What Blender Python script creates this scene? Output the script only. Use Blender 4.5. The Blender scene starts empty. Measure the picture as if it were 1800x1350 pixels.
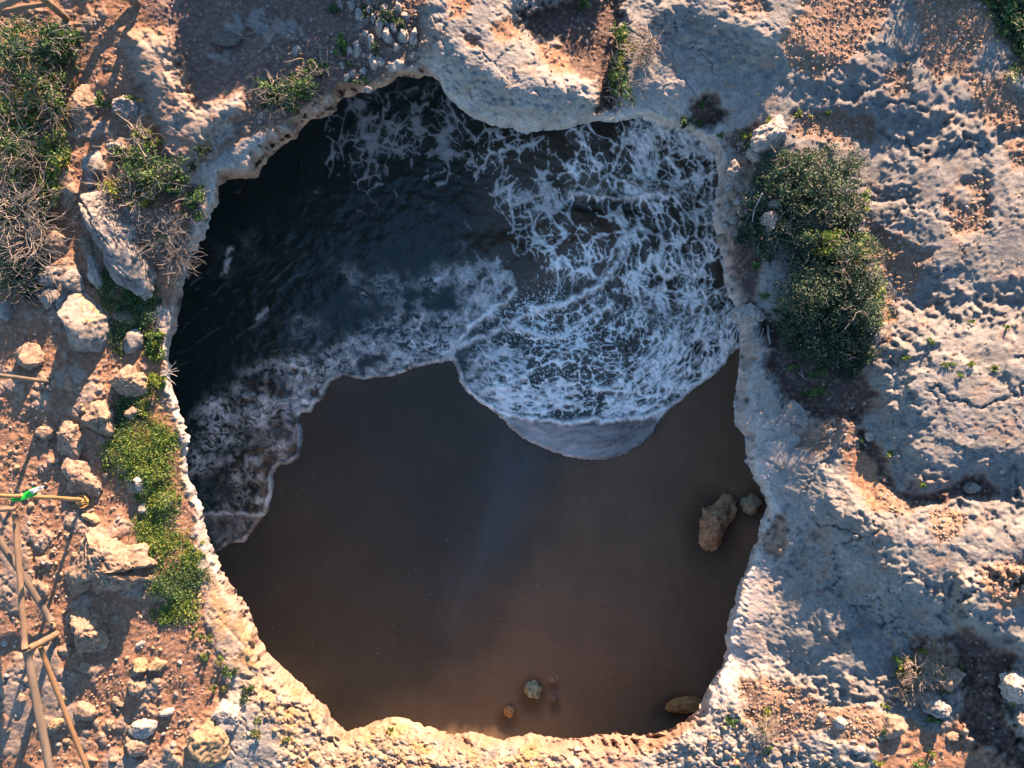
import bpy, bmesh, math, random
import numpy as np
from mathutils import Vector

# ------------------------------------------------------------------ camera, sky, sun, exposure
scene = bpy.context.scene
COL = scene.collection
HC = 18.0            # camera height above the clifftop (z = 0), metres
PX = 75.0            # photograph pixels per metre at z = 0
ZW = -5.2            # sea level

cam_d = bpy.data.cameras.new("camera")
cam_d.sensor_fit = 'HORIZONTAL'
cam_d.angle = 2 * math.atan(12.0 / HC)
cam_d.clip_start = 0.1
cam_d.clip_end = 2000
cam = bpy.data.objects.new("camera", cam_d)
cam.location = (0, 0, HC)
cam.rotation_euler = (0, 0, 0)
COL.objects.link(cam)
scene.camera = cam

SUN_EL = math.radians(14.8)
SUN_DIR = (0.29, 0.957)          # horizontal direction towards the sun
world = bpy.data.worlds.new("World")
scene.world = world
world.use_nodes = True
wn = world.node_tree.nodes
wl = world.node_tree.links
for n in list(wn):
    wn.remove(n)
w_out = wn.new('ShaderNodeOutputWorld')
w_bg = wn.new('ShaderNodeBackground')
w_sky = wn.new('ShaderNodeTexSky')
w_sky.sky_type = 'NISHITA'
w_sky.sun_disc = False
w_sky.sun_elevation = SUN_EL
w_sky.sun_rotation = math.atan2(SUN_DIR[0], SUN_DIR[1])
w_sky.altitude = 0
w_sky.air_density = 1.0
w_sky.dust_density = 0.1
w_sky.ozone_density = 2.0
w_bg.inputs['Strength'].default_value = 0.066
wl.new(w_sky.outputs[0], w_bg.inputs[0])
wl.new(w_bg.outputs[0], w_out.inputs[0])

sun_d = bpy.data.lights.new("sun", 'SUN')
sun_d.energy = 5.0
sun_d.angle = math.radians(0.6)
sun_d.color = (1.0, 0.61, 0.385)
sun = bpy.data.objects.new("sun", sun_d)
sv = Vector((SUN_DIR[0] * math.cos(SUN_EL), SUN_DIR[1] * math.cos(SUN_EL), math.sin(SUN_EL)))
sun.rotation_euler = sv.to_track_quat('Z', 'Y').to_euler()
sun.location = (10, 30, 30)
COL.objects.link(sun)

scene.view_settings.view_transform = 'Standard'
scene.view_settings.look = 'None'
scene.view_settings.exposure = 2.85
scene.view_settings.gamma = 1.0
scene.view_settings.use_curve_mapping = False
scene.render.engine = 'CYCLES'
scene.cycles.max_bounces = 8
scene.cycles.diffuse_bounces = 5

# ------------------------------------------------------------------ numeric helpers
f32 = np.float32
_rs = np.random.RandomState(7)
PERM = _rs.permutation(512).astype(np.int32)
G2 = np.stack([np.cos(np.arange(512) * 2 * np.pi / 512), np.sin(np.arange(512) * 2 * np.pi / 512)], 1).astype(f32)
_g3 = _rs.normal(size=(512, 3))
G3 = (_g3 / np.linalg.norm(_g3, axis=1)[:, None]).astype(f32)
RND = _rs.rand(512).astype(f32)

def hsh(ix, iy, seed):
    return PERM[(PERM[(ix + seed * 17) & 511] + iy + seed * 31) & 511]

def perlin(x, y, seed=0):
    x = np.asarray(x, f32); y = np.asarray(y, f32)
    ix = np.floor(x).astype(np.int32); iy = np.floor(y).astype(np.int32)
    fx = x - ix; fy = y - iy
    ux = fx * fx * fx * (fx * (fx * 6 - 15) + 10); uy = fy * fy * fy * (fy * (fy * 6 - 15) + 10)
    def c(dx, dy):
        h = hsh(ix + dx, iy + dy, seed)
        return G2[h, 0] * (fx - dx) + G2[h, 1] * (fy - dy)
    a = c(0, 0); b = c(1, 0); d = c(0, 1); e = c(1, 1)
    a = a + ux * (b - a); d = d + ux * (e - d)
    return (a + uy * (d - a)) * 1.5

def fbm(x, y, oc=4, seed=0, gain=0.5):
    t = 0; amp = 1.0; s = 0
    for i in range(oc):
        t = t + amp * perlin(x * (2.03 ** i), y * (2.03 ** i), seed + i)
        s += amp; amp *= gain
    return t / s * 1.4

def ridged(x, y, oc=4, seed=0):
    t = 0; amp = 1.0; s = 0
    for i in range(oc):
        t = t + amp * (1 - np.abs(perlin(x * (2.07 ** i), y * (2.07 ** i), seed + i)) * 1.6)
        s += amp; amp *= 0.5
    return t / s

def worley(x, y, seed=0):
    """F1, F2 and a random value of the nearest cell"""
    x = np.asarray(x, f32); y = np.asarray(y, f32)
    ix = np.floor(x).astype(np.int32); iy = np.floor(y).astype(np.int32)
    f1 = np.full(x.shape, 9.0, f32); f2 = np.full(x.shape, 9.0, f32); cid = np.zeros(x.shape, f32)
    for dx in (-1, 0, 1):
        for dy in (-1, 0, 1):
            h = hsh(ix + dx, iy + dy, seed)
            px = ix + dx + RND[h]; py = iy + dy + RND[(h + 77) & 511]
            d = (px - x) ** 2 + (py - y) ** 2
            m = d < f1
            f2 = np.where(m, f1, np.minimum(f2, d))
            cid = np.where(m, RND[(h + 211) & 511], cid)
            f1 = np.where(m, d, f1)
    return np.sqrt(f1), np.sqrt(f2), cid

def perlin3(p, seed=0):
    p = np.asarray(p, f32)
    i = np.floor(p).astype(np.int32); f = p - i
    u = f * f * f * (f * (f * 6 - 15) + 10)
    def c(dx, dy, dz):
        h = PERM[(hsh(i[:, 0] + dx, i[:, 1] + dy, seed) + i[:, 2] + dz) & 511]
        g = G3[h]
        return g[:, 0] * (f[:, 0] - dx) + g[:, 1] * (f[:, 1] - dy) + g[:, 2] * (f[:, 2] - dz)
    def l(a, b, t): return a + t * (b - a)
    z0 = l(l(c(0, 0, 0), c(1, 0, 0), u[:, 0]), l(c(0, 1, 0), c(1, 1, 0), u[:, 0]), u[:, 1])
    z1 = l(l(c(0, 0, 1), c(1, 0, 1), u[:, 0]), l(c(0, 1, 1), c(1, 1, 1), u[:, 0]), u[:, 1])
    return l(z0, z1, u[:, 2]) * 1.5

def fbm3(p, oc=4, seed=0):
    t = 0; a = 1.0; s = 0
    for i in range(oc):
        t = t + a * perlin3(p * (2.03 ** i), seed + i); s += a; a *= 0.5
    return t / s * 1.4

def sm(a, b, x):
    t = np.clip((x - a) / (b - a), 0, 1)
    return t * t * (3 - 2 * t)

def sdist(pts, U, V):
    """signed distance to a polygon, negative inside"""
    n = len(pts)
    d = np.full(U.shape, 1e9, f32); ins = np.zeros(U.shape, bool)
    for i in range(n):
        ax, ay = pts[i]; bx, by = pts[(i + 1) % n]
        ex, ey = bx - ax, by - ay
        wx = U - ax; wy = V - ay
        t = np.clip((wx * ex + wy * ey) / (ex * ex + ey * ey + 1e-9), 0, 1)
        d = np.minimum(d, (wx - t * ex) ** 2 + (wy - t * ey) ** 2)
        if ay != by:
            cr = ((ay > V) != (by > V)) & (U < ex * (V - ay) / (by - ay) + ax)
            ins ^= cr
    d = np.sqrt(d)
    return np.where(ins, -d, d)

def ldist(pts, U, V):
    d = np.full(U.shape, 1e9, f32)
    for (ax, ay), (bx, by) in zip(pts[:-1], pts[1:]):
        ex, ey = bx - ax, by - ay
        wx = U - ax; wy = V - ay
        t = np.clip((wx * ex + wy * ey) / (ex * ex + ey * ey + 1e-9), 0, 1)
        d = np.minimum(d, (wx - t * ex) ** 2 + (wy - t * ey) ** 2)
    return np.sqrt(d)

def W(u, v, z):
    """a point of the place: seen at photograph pixel (u, v), standing at height z"""
    k = (HC - z) / HC / PX
    return ((u - 900) * k, (675 - v) * k, z)

def mesh_from(name, co, faces, cols=None, smooth=True, attrs=None):
    """co (n,3); faces (m,3) or (m,4) int array"""
    me = bpy.data.meshes.new(name)
    co = np.ascontiguousarray(co, f32); faces = np.ascontiguousarray(faces, np.int32)
    n, m, k = len(co), len(faces), faces.shape[1]
    me.vertices.add(n); me.vertices.foreach_set('co', co.ravel())
    me.loops.add(m * k); me.loops.foreach_set('vertex_index', faces.ravel())
    me.polygons.add(m)
    me.polygons.foreach_set('loop_start', np.arange(0, m * k, k, dtype=np.int32))
    me.polygons.foreach_set('loop_total', np.full(m, k, np.int32))
    me.polygons.foreach_set('use_smooth', np.full(m, smooth, bool))
    if cols is not None:
        at = me.color_attributes.new('Col', 'FLOAT_COLOR', 'POINT')
        c = np.ones((n, 4), f32); c[:, :cols.shape[1]] = cols
        at.data.foreach_set('color', c.ravel())
    me.update(); me.validate()
    return me

def link(name, me, mat=None, parent=None):
    o = bpy.data.objects.new(name, me)
    if me is not None and mat is not None and not me.materials:
        me.materials.append(mat)
    COL.objects.link(o)
    if parent is not None:
        o.parent = parent
    return o

def tag(o, label=None, cat=None, group=None, kind=None):
    if label: o['label'] = label
    if cat: o['category'] = cat
    if group: o['group'] = group
    if kind: o['kind'] = kind
    return o

def empty(name, loc, label, cat, group=None):
    o = bpy.data.objects.new(name, None)
    o.location = loc; o.empty_display_size = 0.1
    COL.objects.link(o)
    return tag(o, label, cat, group)

# ------------------------------------------------------------------ materials
def mat_col(name, rough=0.9, bump=0.0, bscale=30.0, vary=0.0, vscale=8.0, spec=0.3, translucent=0.0, crag=0.0, cscale=7.0):
    m = bpy.data.materials.new(name); m.use_nodes = True
    nt = m.node_tree; N = nt.nodes; L = nt.links
    bs = N['Principled BSDF']
    bs.inputs['Roughness'].default_value = rough
    bs.inputs['Specular IOR Level'].default_value = spec
    at = N.new('ShaderNodeVertexColor'); at.layer_name = 'Col'
    col = at.outputs['Color']
    tc = N.new('ShaderNodeNewGeometry')
    if vary:
        nz = N.new('ShaderNodeTexNoise'); nz.inputs['Scale'].default_value = vscale; nz.inputs['Detail'].default_value = 6
        nz.inputs['Roughness'].default_value = 0.65
        L.new(tc.outputs['Position'], nz.inputs['Vector'])
        mr = N.new('ShaderNodeMapRange'); mr.inputs['From Min'].default_value = 0.25; mr.inputs['From Max'].default_value = 0.75
        mr.inputs['To Min'].default_value = 1 - vary; mr.inputs['To Max'].default_value = 1 + vary
        L.new(nz.outputs['Fac'], mr.inputs['Value'])
        mx = N.new('ShaderNodeVectorMath'); mx.operation = 'SCALE'
        L.new(col, mx.inputs[0]); L.new(mr.outputs['Result'], mx.inputs['Scale'])
        col = mx.outputs['Vector']
    L.new(col, bs.inputs['Base Color'])
    if bump:
        nb = N.new('ShaderNodeTexNoise'); nb.inputs['Scale'].default_value = bscale; nb.inputs['Detail'].default_value = 5
        nb.inputs['Roughness'].default_value = 0.6
        L.new(tc.outputs['Position'], nb.inputs['Vector'])
        b = N.new('ShaderNodeBump'); b.inputs['Strength'].default_value = 1.0; b.inputs['Distance'].default_value = bump
        if crag:
            nr = N.new('ShaderNodeTexNoise'); nr.noise_type = 'RIDGED_MULTIFRACTAL'; nr.inputs['Scale'].default_value = cscale
            nr.inputs['Detail'].default_value = 6; nr.inputs['Roughness'].default_value = 0.55; nr.inputs['Distortion'].default_value = 0.4
            mp = N.new('ShaderNodeMapping'); mp.inputs['Rotation'].default_value = (0, 0, math.radians(-22)); mp.inputs['Scale'].default_value = (0.6, 1.25, 1.0)
            L.new(tc.outputs['Position'], mp.inputs['Vector']); L.new(mp.outputs[0], nr.inputs['Vector'])
            b2 = N.new('ShaderNodeBump'); b2.inputs['Distance'].default_value = crag; b2.inputs['Strength'].default_value = 1.0
            L.new(nr.outputs['Fac'], b2.inputs['Height']); L.new(b2.outputs['Normal'], b.inputs['Normal'])
        L.new(nb.outputs['Fac'], b.inputs['Height'])
        L.new(b.outputs['Normal'], bs.inputs['Normal'])
    if translucent:
        tr = N.new('ShaderNodeBsdfTranslucent'); L.new(col, tr.inputs['Color'])
        ms = N.new('ShaderNodeMixShader'); ms.inputs[0].default_value = translucent
        L.new(bs.outputs[0], ms.inputs[1]); L.new(tr.outputs[0], ms.inputs[2])
        L.new(ms.outputs[0], N['Material Output'].inputs['Surface'])
    return m

M_GROUND = mat_col('ground_rock_and_soil', 0.92, bump=0.016, bscale=26, vary=0.32, vscale=13, spec=0.2, crag=0.016, cscale=6.0)
M_ROCK = mat_col('boulder_limestone', 0.92, bump=0.02, bscale=18, vary=0.30, vscale=12, spec=0.2, crag=0.03, cscale=4.5)
M_STONE = mat_col('loose_stone', 0.9, bump=0.006, bscale=60, vary=0.15, vscale=30, spec=0.2)
M_LEAF = mat_col('leaf', 0.55, spec=0.35, translucent=0.3)
M_TWIG = mat_col('dry_twig', 0.85, spec=0.2)
M_WOOD = mat_col('weathered_timber', 0.8, bump=0.006, bscale=40, vary=0.2, vscale=22, spec=0.25)
M_CLOTH = mat_col('ribbon_cloth', 0.6, spec=0.3, translucent=0.25)

# ------------------------------------------------------------------ outline of the hole (photograph pixels)
RIM = [(760,135),(740,137),(700,135),(688,144),(675,152),(652,160),(600,175),(593,182),(592,193),(575,205),(545,212),(527,230),(520,245),
 (495,258),(478,272),(463,293),(455,312),(430,313),(400,316),(383,327),(388,358),(370,383),(360,417),(345,437),(333,453),(330,477),
 (322,517),(315,550),(310,580),(302,593),(297,617),(298,643),(302,677),(312,707),(322,737),(331,767),(328,803),(330,833),(342,860),
 (357,895),(360,917),(367,943),(380,977),(397,1010),(413,1037),(437,1067),(447,1097),(469,1145),(511,1184),(535,1205),(556,1228),(577,1244),
 (580,1259),(600,1277),(607,1286),(633,1279),(651,1273),(675,1264),(690,1260),(711,1262),(737,1272),(763,1280),(789,1292),(808,1288),
 (846,1288),(858,1293),(883,1300),(933,1287),(956,1294),(978,1294),(994,1301),(1022,1296),(1061,1289),(1094,1289),(1122,1293),(1139,1290),
 (1172,1285),(1206,1267),(1228,1247),(1236,1228),(1247,1203),(1264,1178),(1278,1144),(1276,1119),(1279,1094),(1288,1067),(1300,1023),
 (1323,967),(1335,933),(1345,900),(1343,870),(1325,843),(1312,810),(1308,767),(1292,747),(1288,713),(1295,677),(1298,640),(1300,610),
 (1302,590),(1302,577),(1288,562),(1292,538),(1280,520),(1272,493),(1268,450),(1265,430),(1255,393),(1253,360),(1262,320),(1260,287),
 (1250,267),(1233,247),(1213,233),(1197,230),(1183,230),(1157,218),(1133,208),(1110,209),(1083,217),(1053,213),(1017,220),(990,228),
 (960,230),(927,232),(887,225),(867,222),(833,208),(807,190),(782,165),(772,143)]
CX, CY = 815.0, 715.0
_a = np.array(RIM, float)
_th = np.unwrap(np.arctan2(_a[:, 1] - CY, _a[:, 0] - CX))
_rr = np.hypot(_a[:, 0] - CX, _a[:, 1] - CY)
_th = np.mod(_th, 2 * np.pi); _o = np.argsort(_th); _th = _th[_o]; _rr = _rr[_o]
_TH = np.concatenate([_th - 2 * np.pi, _th, _th + 2 * np.pi]); _RR = np.tile(_rr, 3)

def rim_r(th):
    th = np.mod(th, 2 * np.pi)
    r = np.interp(th, _TH, _RR)
    a = th * 60
    return r + 2.6 * fbm(np.cos(th) * 30, np.sin(th) * 30, 3, 91)

# visible face under the lip: where, width in pixels, drop in metres, colour
LIP = [(400,316,26,1.0,0),(460,300,34,1.2,0),(530,230,36,1.2,0),(600,180,30,1.1,0),(680,150,10,.6,0),(740,137,20,.9,0),(790,170,8,.5,3),
 (870,222,10,.5,3),(930,232,14,.6,3),(1083,217,8,.5,3),(1157,218,18,.7,1),(1210,235,14,.7,1),(1250,267,24,.8,1),(1262,320,22,.8,1),
 (1255,393,20,.8,1),(1272,493,34,1.0,1),(1292,540,9,.5,3),(1300,610,26,1.0,1),(1290,713,24,.9,3),(1312,810,14,.6,3),(1343,870,8,.4,3),
 (1300,1023,9,.5,3),(1280,1100,12,.6,1),(1264,1178,9,.5,1),(1206,1267,26,.9,2),(1094,1289,44,1.4,2),(994,1301,34,1.1,2),(930,1290,22,.8,2),
 (856,1293,18,.7,2),(789,1292,40,1.3,2),(735,1275,10,.5,5),(690,1260,7,.4,5),(607,1286,18,.8,2),(556,1228,14,.7,2),(469,1145,28,1.1,4),(437,1067,24,1.1,4),
 (397,1010,18,.9,4),(355,917,10,.6,3),(330,803,12,.6,3),(300,650,8,.5,3),(315,550,16,.7,4),(345,437,18,.8,3),(370,383,22,.8,3),(383,327,10,.6,0)]
LIPC = np.array([(.31,.19,.115),(.40,.35,.315),(.19,.125,.095),(.30,.30,.295),(.20,.145,.12),(.24,.18,.12)])
_l = np.array([(math.atan2(v - CY, u - CX) % (2 * math.pi), w, d, *LIPC[c]) for u, v, w, d, c in LIP])
_l = _l[np.argsort(_l[:, 0])]
_LT = np.concatenate([_l[:, 0] - 2 * np.pi, _l[:, 0], _l[:, 0] + 2 * np.pi])
def lip(th, k):
    return np.interp(np.mod(th, 2 * np.pi), _LT, np.tile(_l[:, k], 3))
# ------------------------------------------------------------------ clifftop maps (height, colour) over photograph pixels
GS = 2.0
U0, U1, V0, V1 = -260, 2060, -260, 1610
gu = np.arange(U0, U1 + 1, GS, dtype=f32); gv = np.arange(V0, V1 + 1, GS, dtype=f32)
GU, GV = np.meshgrid(gu, gv)
TH = np.arctan2(GV - CY, GU - CX)
SR = np.hypot(GU - CX, GV - CY) - np.interp(np.mod(TH, 2 * np.pi), _TH, _RR).astype(f32)   # pixels outward from the rim

n300 = fbm(GU / 300, GV / 300, 3, 1)
n90 = fbm(GU / 90, GV / 90, 4, 5)
n35 = fbm(GU / 35, GV / 35, 4, 11)
n12 = fbm(GU / 12, GV / 12, 3, 17)
n5 = fbm(GU / 5.5, GV / 5.5, 2, 23)

def mask(pts, soft=6, warp=9):
    x0 = min(p[0] for p in pts) - soft - warp * 2 - 4; x1 = max(p[0] for p in pts) + soft + warp * 2 + 4
    y0 = min(p[1] for p in pts) - soft - warp * 2 - 4; y1 = max(p[1] for p in pts) + soft + warp * 2 + 4
    i0 = max(0, int((x0 - U0) / GS)); i1 = min(GU.shape[1], int((x1 - U0) / GS) + 2)
    j0 = max(0, int((y0 - V0) / GS)); j1 = min(GU.shape[0], int((y1 - V0) / GS) + 2)
    out = np.zeros(GU.shape, f32)
    sl = (slice(j0, j1), slice(i0, i1))
    d = sdist(pts, GU[sl], GV[sl]) + warp * (n35[sl] * 1.1 + n12[sl] * 0.7)
    out[sl] = 1 - sm(-soft, soft, d)
    return out

def ell(u, v, rx, ry, rot=0, n=14):
    c, s = math.cos(math.radians(rot)), math.sin(math.radians(rot))
    return [(u + c * rx * math.cos(t) - s * ry * math.sin(t), v + s * rx * math.cos(t) + c * ry * math.sin(t))
            for t in [i * 2 * math.pi / n for i in range(n)]]

C = lambda *a: np.array(a, f32)
K_ROCK, K_PALE, K_TAN = C(.120, .128, .128), C(.200, .203, .198), C(.175, .135, .103)
K_SOIL, K_DSOIL, K_GRAV, K_OCHRE, K_PINK = C(.155, .094, .062), C(.060, .043, .038), C(.14, .094, .066), C(.185, .118, .050), C(.21, .135, .10)

# base: soil in the west, rock in the east
rock = sm(-25, 25, GU - 740 + 30 * n90)          # 1 = rock, 0 = soil
dark = np.zeros(GU.shape, f32)                    # dark soil, with shaded ground painted in as darker patches
grav = np.zeros(GU.shape, f32)                    # gravel cover
tan_ = 1 - sm(330, 420, GU)
pale = np.zeros(GU.shape, f32)
H = (0.10 * n300 + 0.06 * n90).astype(f32)

# --- rock sheets showing through the soil in the west
ROCKS_W = [
 [(228,62),(262,52),(300,66),(318,120),(335,190),(430,158),(428,198),(372,232),(347,278),(332,316),(300,280),(283,250),(268,215),(258,168),(236,148)],
 [(330,316),(350,288),(395,268),(440,238),(512,216),(545,186),(600,160),(655,150),(690,138),(700,128),(720,112),(750,118),(780,150),(600,220),(460,330),(340,345)],
 [(410,250),(440,200),(470,190),(420,230)],
 [(335,300),(395,300),(395,345),(370,400),(340,450),(330,520),(310,600),(296,600),(300,540),(320,470),(335,400),(350,350)],
 [(290,600),(315,600),(320,700),(345,800),(372,900),(350,905),(325,850),(318,780),(305,720),(296,680)],
 [(100,330),(130,315),(140,345),(130,370),(110,365)],[(70,470),(100,460),(145,470),(140,520),(90,540)],
 [(340,905),(380,930),(420,1010),(470,1100),(520,1170),(560,1210),(600,1260),(640,1270),(700,1250),(760,1265),(830,1280),(1010,1290),(1020,1480),(300,1480),(340,1330),(400,1240),(390,1160),(360,1080),(345,1000)],
 [(190,1320),(260,1340),(300,1310),(330,1360),(300,1460),(160,1460)],
 [(60,1150),(95,1130),(120,1200),(110,1260),(80,1300),(60,1230)],[(0,1180),(40,1160),(60,1260),(30,1330),(0,1330)],
 [(0,900),(30,930),(60,1010),(40,1080),(0,1060)],
]
for p in ROCKS_W:
    rock = np.maximum(rock, mask(p, 7, 9))

# --- soil pockets among the rock in the north and east
SOIL_N = [ [(592,-40),(735,-60),(742,60),(735,105),(700,120),(650,140),(590,150)] ]
for p in SOIL_N: rock = np.minimum(rock, 1 - 0.85 * mask(p, 8, 8))
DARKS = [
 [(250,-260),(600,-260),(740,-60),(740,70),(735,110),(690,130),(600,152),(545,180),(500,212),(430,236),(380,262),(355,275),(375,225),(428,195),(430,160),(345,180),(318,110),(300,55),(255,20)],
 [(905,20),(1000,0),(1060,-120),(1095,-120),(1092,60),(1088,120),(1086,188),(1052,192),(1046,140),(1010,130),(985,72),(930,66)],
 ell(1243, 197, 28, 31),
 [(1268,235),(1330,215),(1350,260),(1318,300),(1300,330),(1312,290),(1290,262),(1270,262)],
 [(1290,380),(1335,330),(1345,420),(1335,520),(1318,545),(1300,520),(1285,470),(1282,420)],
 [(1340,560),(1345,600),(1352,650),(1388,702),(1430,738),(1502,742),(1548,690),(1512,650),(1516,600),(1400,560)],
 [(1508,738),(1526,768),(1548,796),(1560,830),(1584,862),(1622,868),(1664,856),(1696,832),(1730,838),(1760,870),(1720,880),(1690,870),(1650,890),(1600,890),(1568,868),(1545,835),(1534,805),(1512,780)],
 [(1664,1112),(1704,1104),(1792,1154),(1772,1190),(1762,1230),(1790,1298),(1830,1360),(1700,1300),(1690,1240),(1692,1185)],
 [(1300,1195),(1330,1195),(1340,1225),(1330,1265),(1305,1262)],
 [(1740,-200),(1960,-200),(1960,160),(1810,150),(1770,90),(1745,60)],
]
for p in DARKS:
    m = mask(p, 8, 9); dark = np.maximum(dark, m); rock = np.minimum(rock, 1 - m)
# lit, stony soil
SOILS_E = [
 [(782,-60),(832,-60),(828,30),(790,34)], [(858,42),(915,36),(914,70),(868,72)], [(942,74),(1000,80),(1022,128),(985,134),(950,112)], [(818,62),(840,68),(846,84),(826,82)],
 [(1470,778),(1533,787),(1552,812),(1560,850),(1590,900),(1533,897),(1497,850),(1488,815)],
 [(1600,1265),(1640,1290),(1700,1245),(1700,1290),(1830,1360),(1800,1480),(1560,1460),(1540,1300)],
 [(1720,1020),(1800,1000),(1830,1060),(1760,1070)], [(1560,510),(1575,560),(1560,600),(1548,560)], [(1525,380),(1560,420),(1570,500),(1545,470),(1520,430)],
 [(1170,1285),(1206,1265),(1215,1275),(1140,1320),(1130,1305)],
]
for p in SOILS_E:
    rock = np.minimum(rock, 1 - mask(p, 7, 9))
GRAVS = [
 [(1240,-60),(1350,-60),(1342,26),(1290,30)], [(1370,72),(1400,20),(1420,-60),(1565,-60),(1556,40),(1490,112),(1440,136),(1392,122)],
 [(1560,-100),(1745,-100),(1745,70),(1702,112),(1652,146),(1622,112),(1612,30)], [(1700,120),(1760,140),(1830,200),(1830,250),(1740,215),(1712,170)],
 [(1395,205),(1470,198),(1540,212),(1530,245),(1450,250),(1400,240)], [(1560,130),(1595,120),(1600,160),(1570,170)],
 [(1655,360),(1735,350),(1740,400),(1680,410)], [(1690,320),(1735,310),(1740,350),(1700,350)], [(1765,250),(1830,240),(1830,300),(1780,300)],
 [(1410,735),(1512,738),(1516,780),(1440,796),(1408,780)], [(1300,1200),(1345,1188),(1420,1225),(1440,1240),(1540,1240),(1562,1272),(1530,1322),(1440,1280),(1370,1305),(1310,1262)],
 ell(1366, 955, 26, 23), ell(1369, 918, 13, 11), [(1530,840),(1560,850),(1600,900),(1560,905)], [(1630,900),(1680,880),(1700,930),(1650,960)],
 [(1720,1000),(1830,980),(1830,1050),(1740,1060)], [(480,60),(600,60),(650,150),(560,180),(500,210),(440,230),(480,150)], [(595,-60),(735,-60),(735,100),(640,140)],
 [(1520,400),(1580,420),(1640,440),(1600,520),(1550,480)], [(1300,230),(1340,300),(1310,330),(1290,270)], [(1270,340),(1310,320),(1320,400),(1280,420)],
 [(0,700),(60,700),(110,720),(90,900),(40,900),(0,880)], [(60,890),(150,900),(120,1000),(60,1100),(40,950)], [(180,1180),(330,1180),(340,1300),(160,1310),(110,1180)],
 [(1590,1110),(1640,1120),(1680,1140),(1690,1200),(1640,1180)],
]
for p in GRAVS:
    m = mask(p, 8, 12) * (0.22 if p[0][0] < 300 else 1.0); grav = np.maximum(grav, m)
rock = np.minimum(rock, 1 - 0.8 * grav * sm(700, 800, GU))
ledgy = 0.85 * sm(0.30, 0.52, n90 + 0.55 * n35 + 0.1) * (1 - sm(340, 420, GU))
rock = np.maximum(rock, 0.95 * ledgy * (1 - 0.6 * dark))
rock = np.maximum(rock, 0.8 * sm(0.30, 0.5, n90 + 0.5 * n35) * dark * (1 - sm(700, 750, GU)))

far_tilt = sm(1330, 1560, GU)
# --- landforms (metres): raised rock masses and hollows
def mound(pts, dz, soft, warp=14):
    global H
    H = H + dz * mask(pts, soft, warp)
E_BIG = 2300
mound([(1560,590),(1640,560),(E_BIG,540),(E_BIG,850),(1740,838),(1690,846),(1660,858),(1600,850),(1572,800),(1550,700)], 0.55, 60)
mound([(1490,905),(1560,880),(1700,900),(E_BIG,890),(E_BIG,1035),(1760,1025),(1690,1085),(1640,1050),(1580,1040),(1535,975)], 0.60, 70)
mound([(1230,880),(1330,920),(1420,990),(1500,1075),(1600,1120),(1690,1170),(1760,1280),(1900,1420),(1900,1800),(900,1800),(900,1290),(1200,1290)], -0.55, 90, 20)
mound([(1270,1200),(1340,1185),(1430,1215),(1560,1235),(1600,1300),(1560,1700),(1200,1700),(1200,1300)], 0.40, 45, 16)
mound([(1690,1020),(1760,1010),(E_BIG,990),(E_BIG,1150),(1790,1140),(1735,1112),(1690,1100)], 0.45, 26)
mound([(1170,20),(1260,72),(1330,100),(1420,128),(1480,160),(1560,190),(1700,230),(E_BIG,300),(E_BIG,-500),(1170,-500)], 0.50, 60)
mound([(1585,260),(1700,230),(E_BIG,300),(E_BIG,520),(1640,520),(1590,440)], 0.35, 60)
mound([(1400,1040),(1480,1060),(1520,1130),(1540,1190),(1480,1205),(1420,1180),(1380,1120)], 0.25, 40)
mound([(745,-300),(860,-300),(900,50),(990,120),(1040,140),(1045,180),(960,200),(880,180),(800,130),(760,90)], 0.45, 40)
mound([(228,62),(300,66),(318,120),(335,190),(425,165),(425,195),(372,230),(347,278),(332,316),(283,250),(258,168)], 0.30, 26)
mound([(130,-300),(300,-300),(310,60),(330,180),(260,165),(140,180)], 0.18, 40)
mound(ell(1243, 197, 30, 33), -0.30, 8, 6)
mound([(1340,560),(1352,650),(1388,702),(1430,738),(1502,742),(1548,690),(1512,650),(1516,560)], -0.30, 16)
mound(DARKS[6], -0.16, 10)
mound(DARKS[7], -0.18, 14)
mound(DARKS[1], -0.30, 16)
mound(ell(190, 985, 95, 70), 0.12, 30)
mound([(300,1330),(400,1240),(470,1200),(560,1240),(600,1290),(700,1270),(790,1300),(1000,1310),(1010,1600),(280,1600)], 0.25, 26)
for p in GRAVS[:2] + GRAVS[4:9]:
    mound(p, -0.06, 14, 10)

H = H + 0.085 * far_tilt * (GV - 675) / PX
# the ground falls towards the hole, most on the east side
east = sm(0.2, 1.0, np.cos(TH + 0.35))
north = sm(0.35, 0.95, -np.sin(TH))
H = H + 0.30 * north * np.exp(-((SR - 90) / 130) ** 2)
H = H - (0.32 * (1 - 0.75 * north) + 0.75 * east * (1 - 0.6 * north)) * np.exp(-np.clip(SR, 0, None) / (70 + 110 * east))
south = sm(0.5, 1.0, np.sin(TH))
H = H - 0.55 * south * np.exp(-np.clip(SR, 0, None) / 70)

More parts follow.
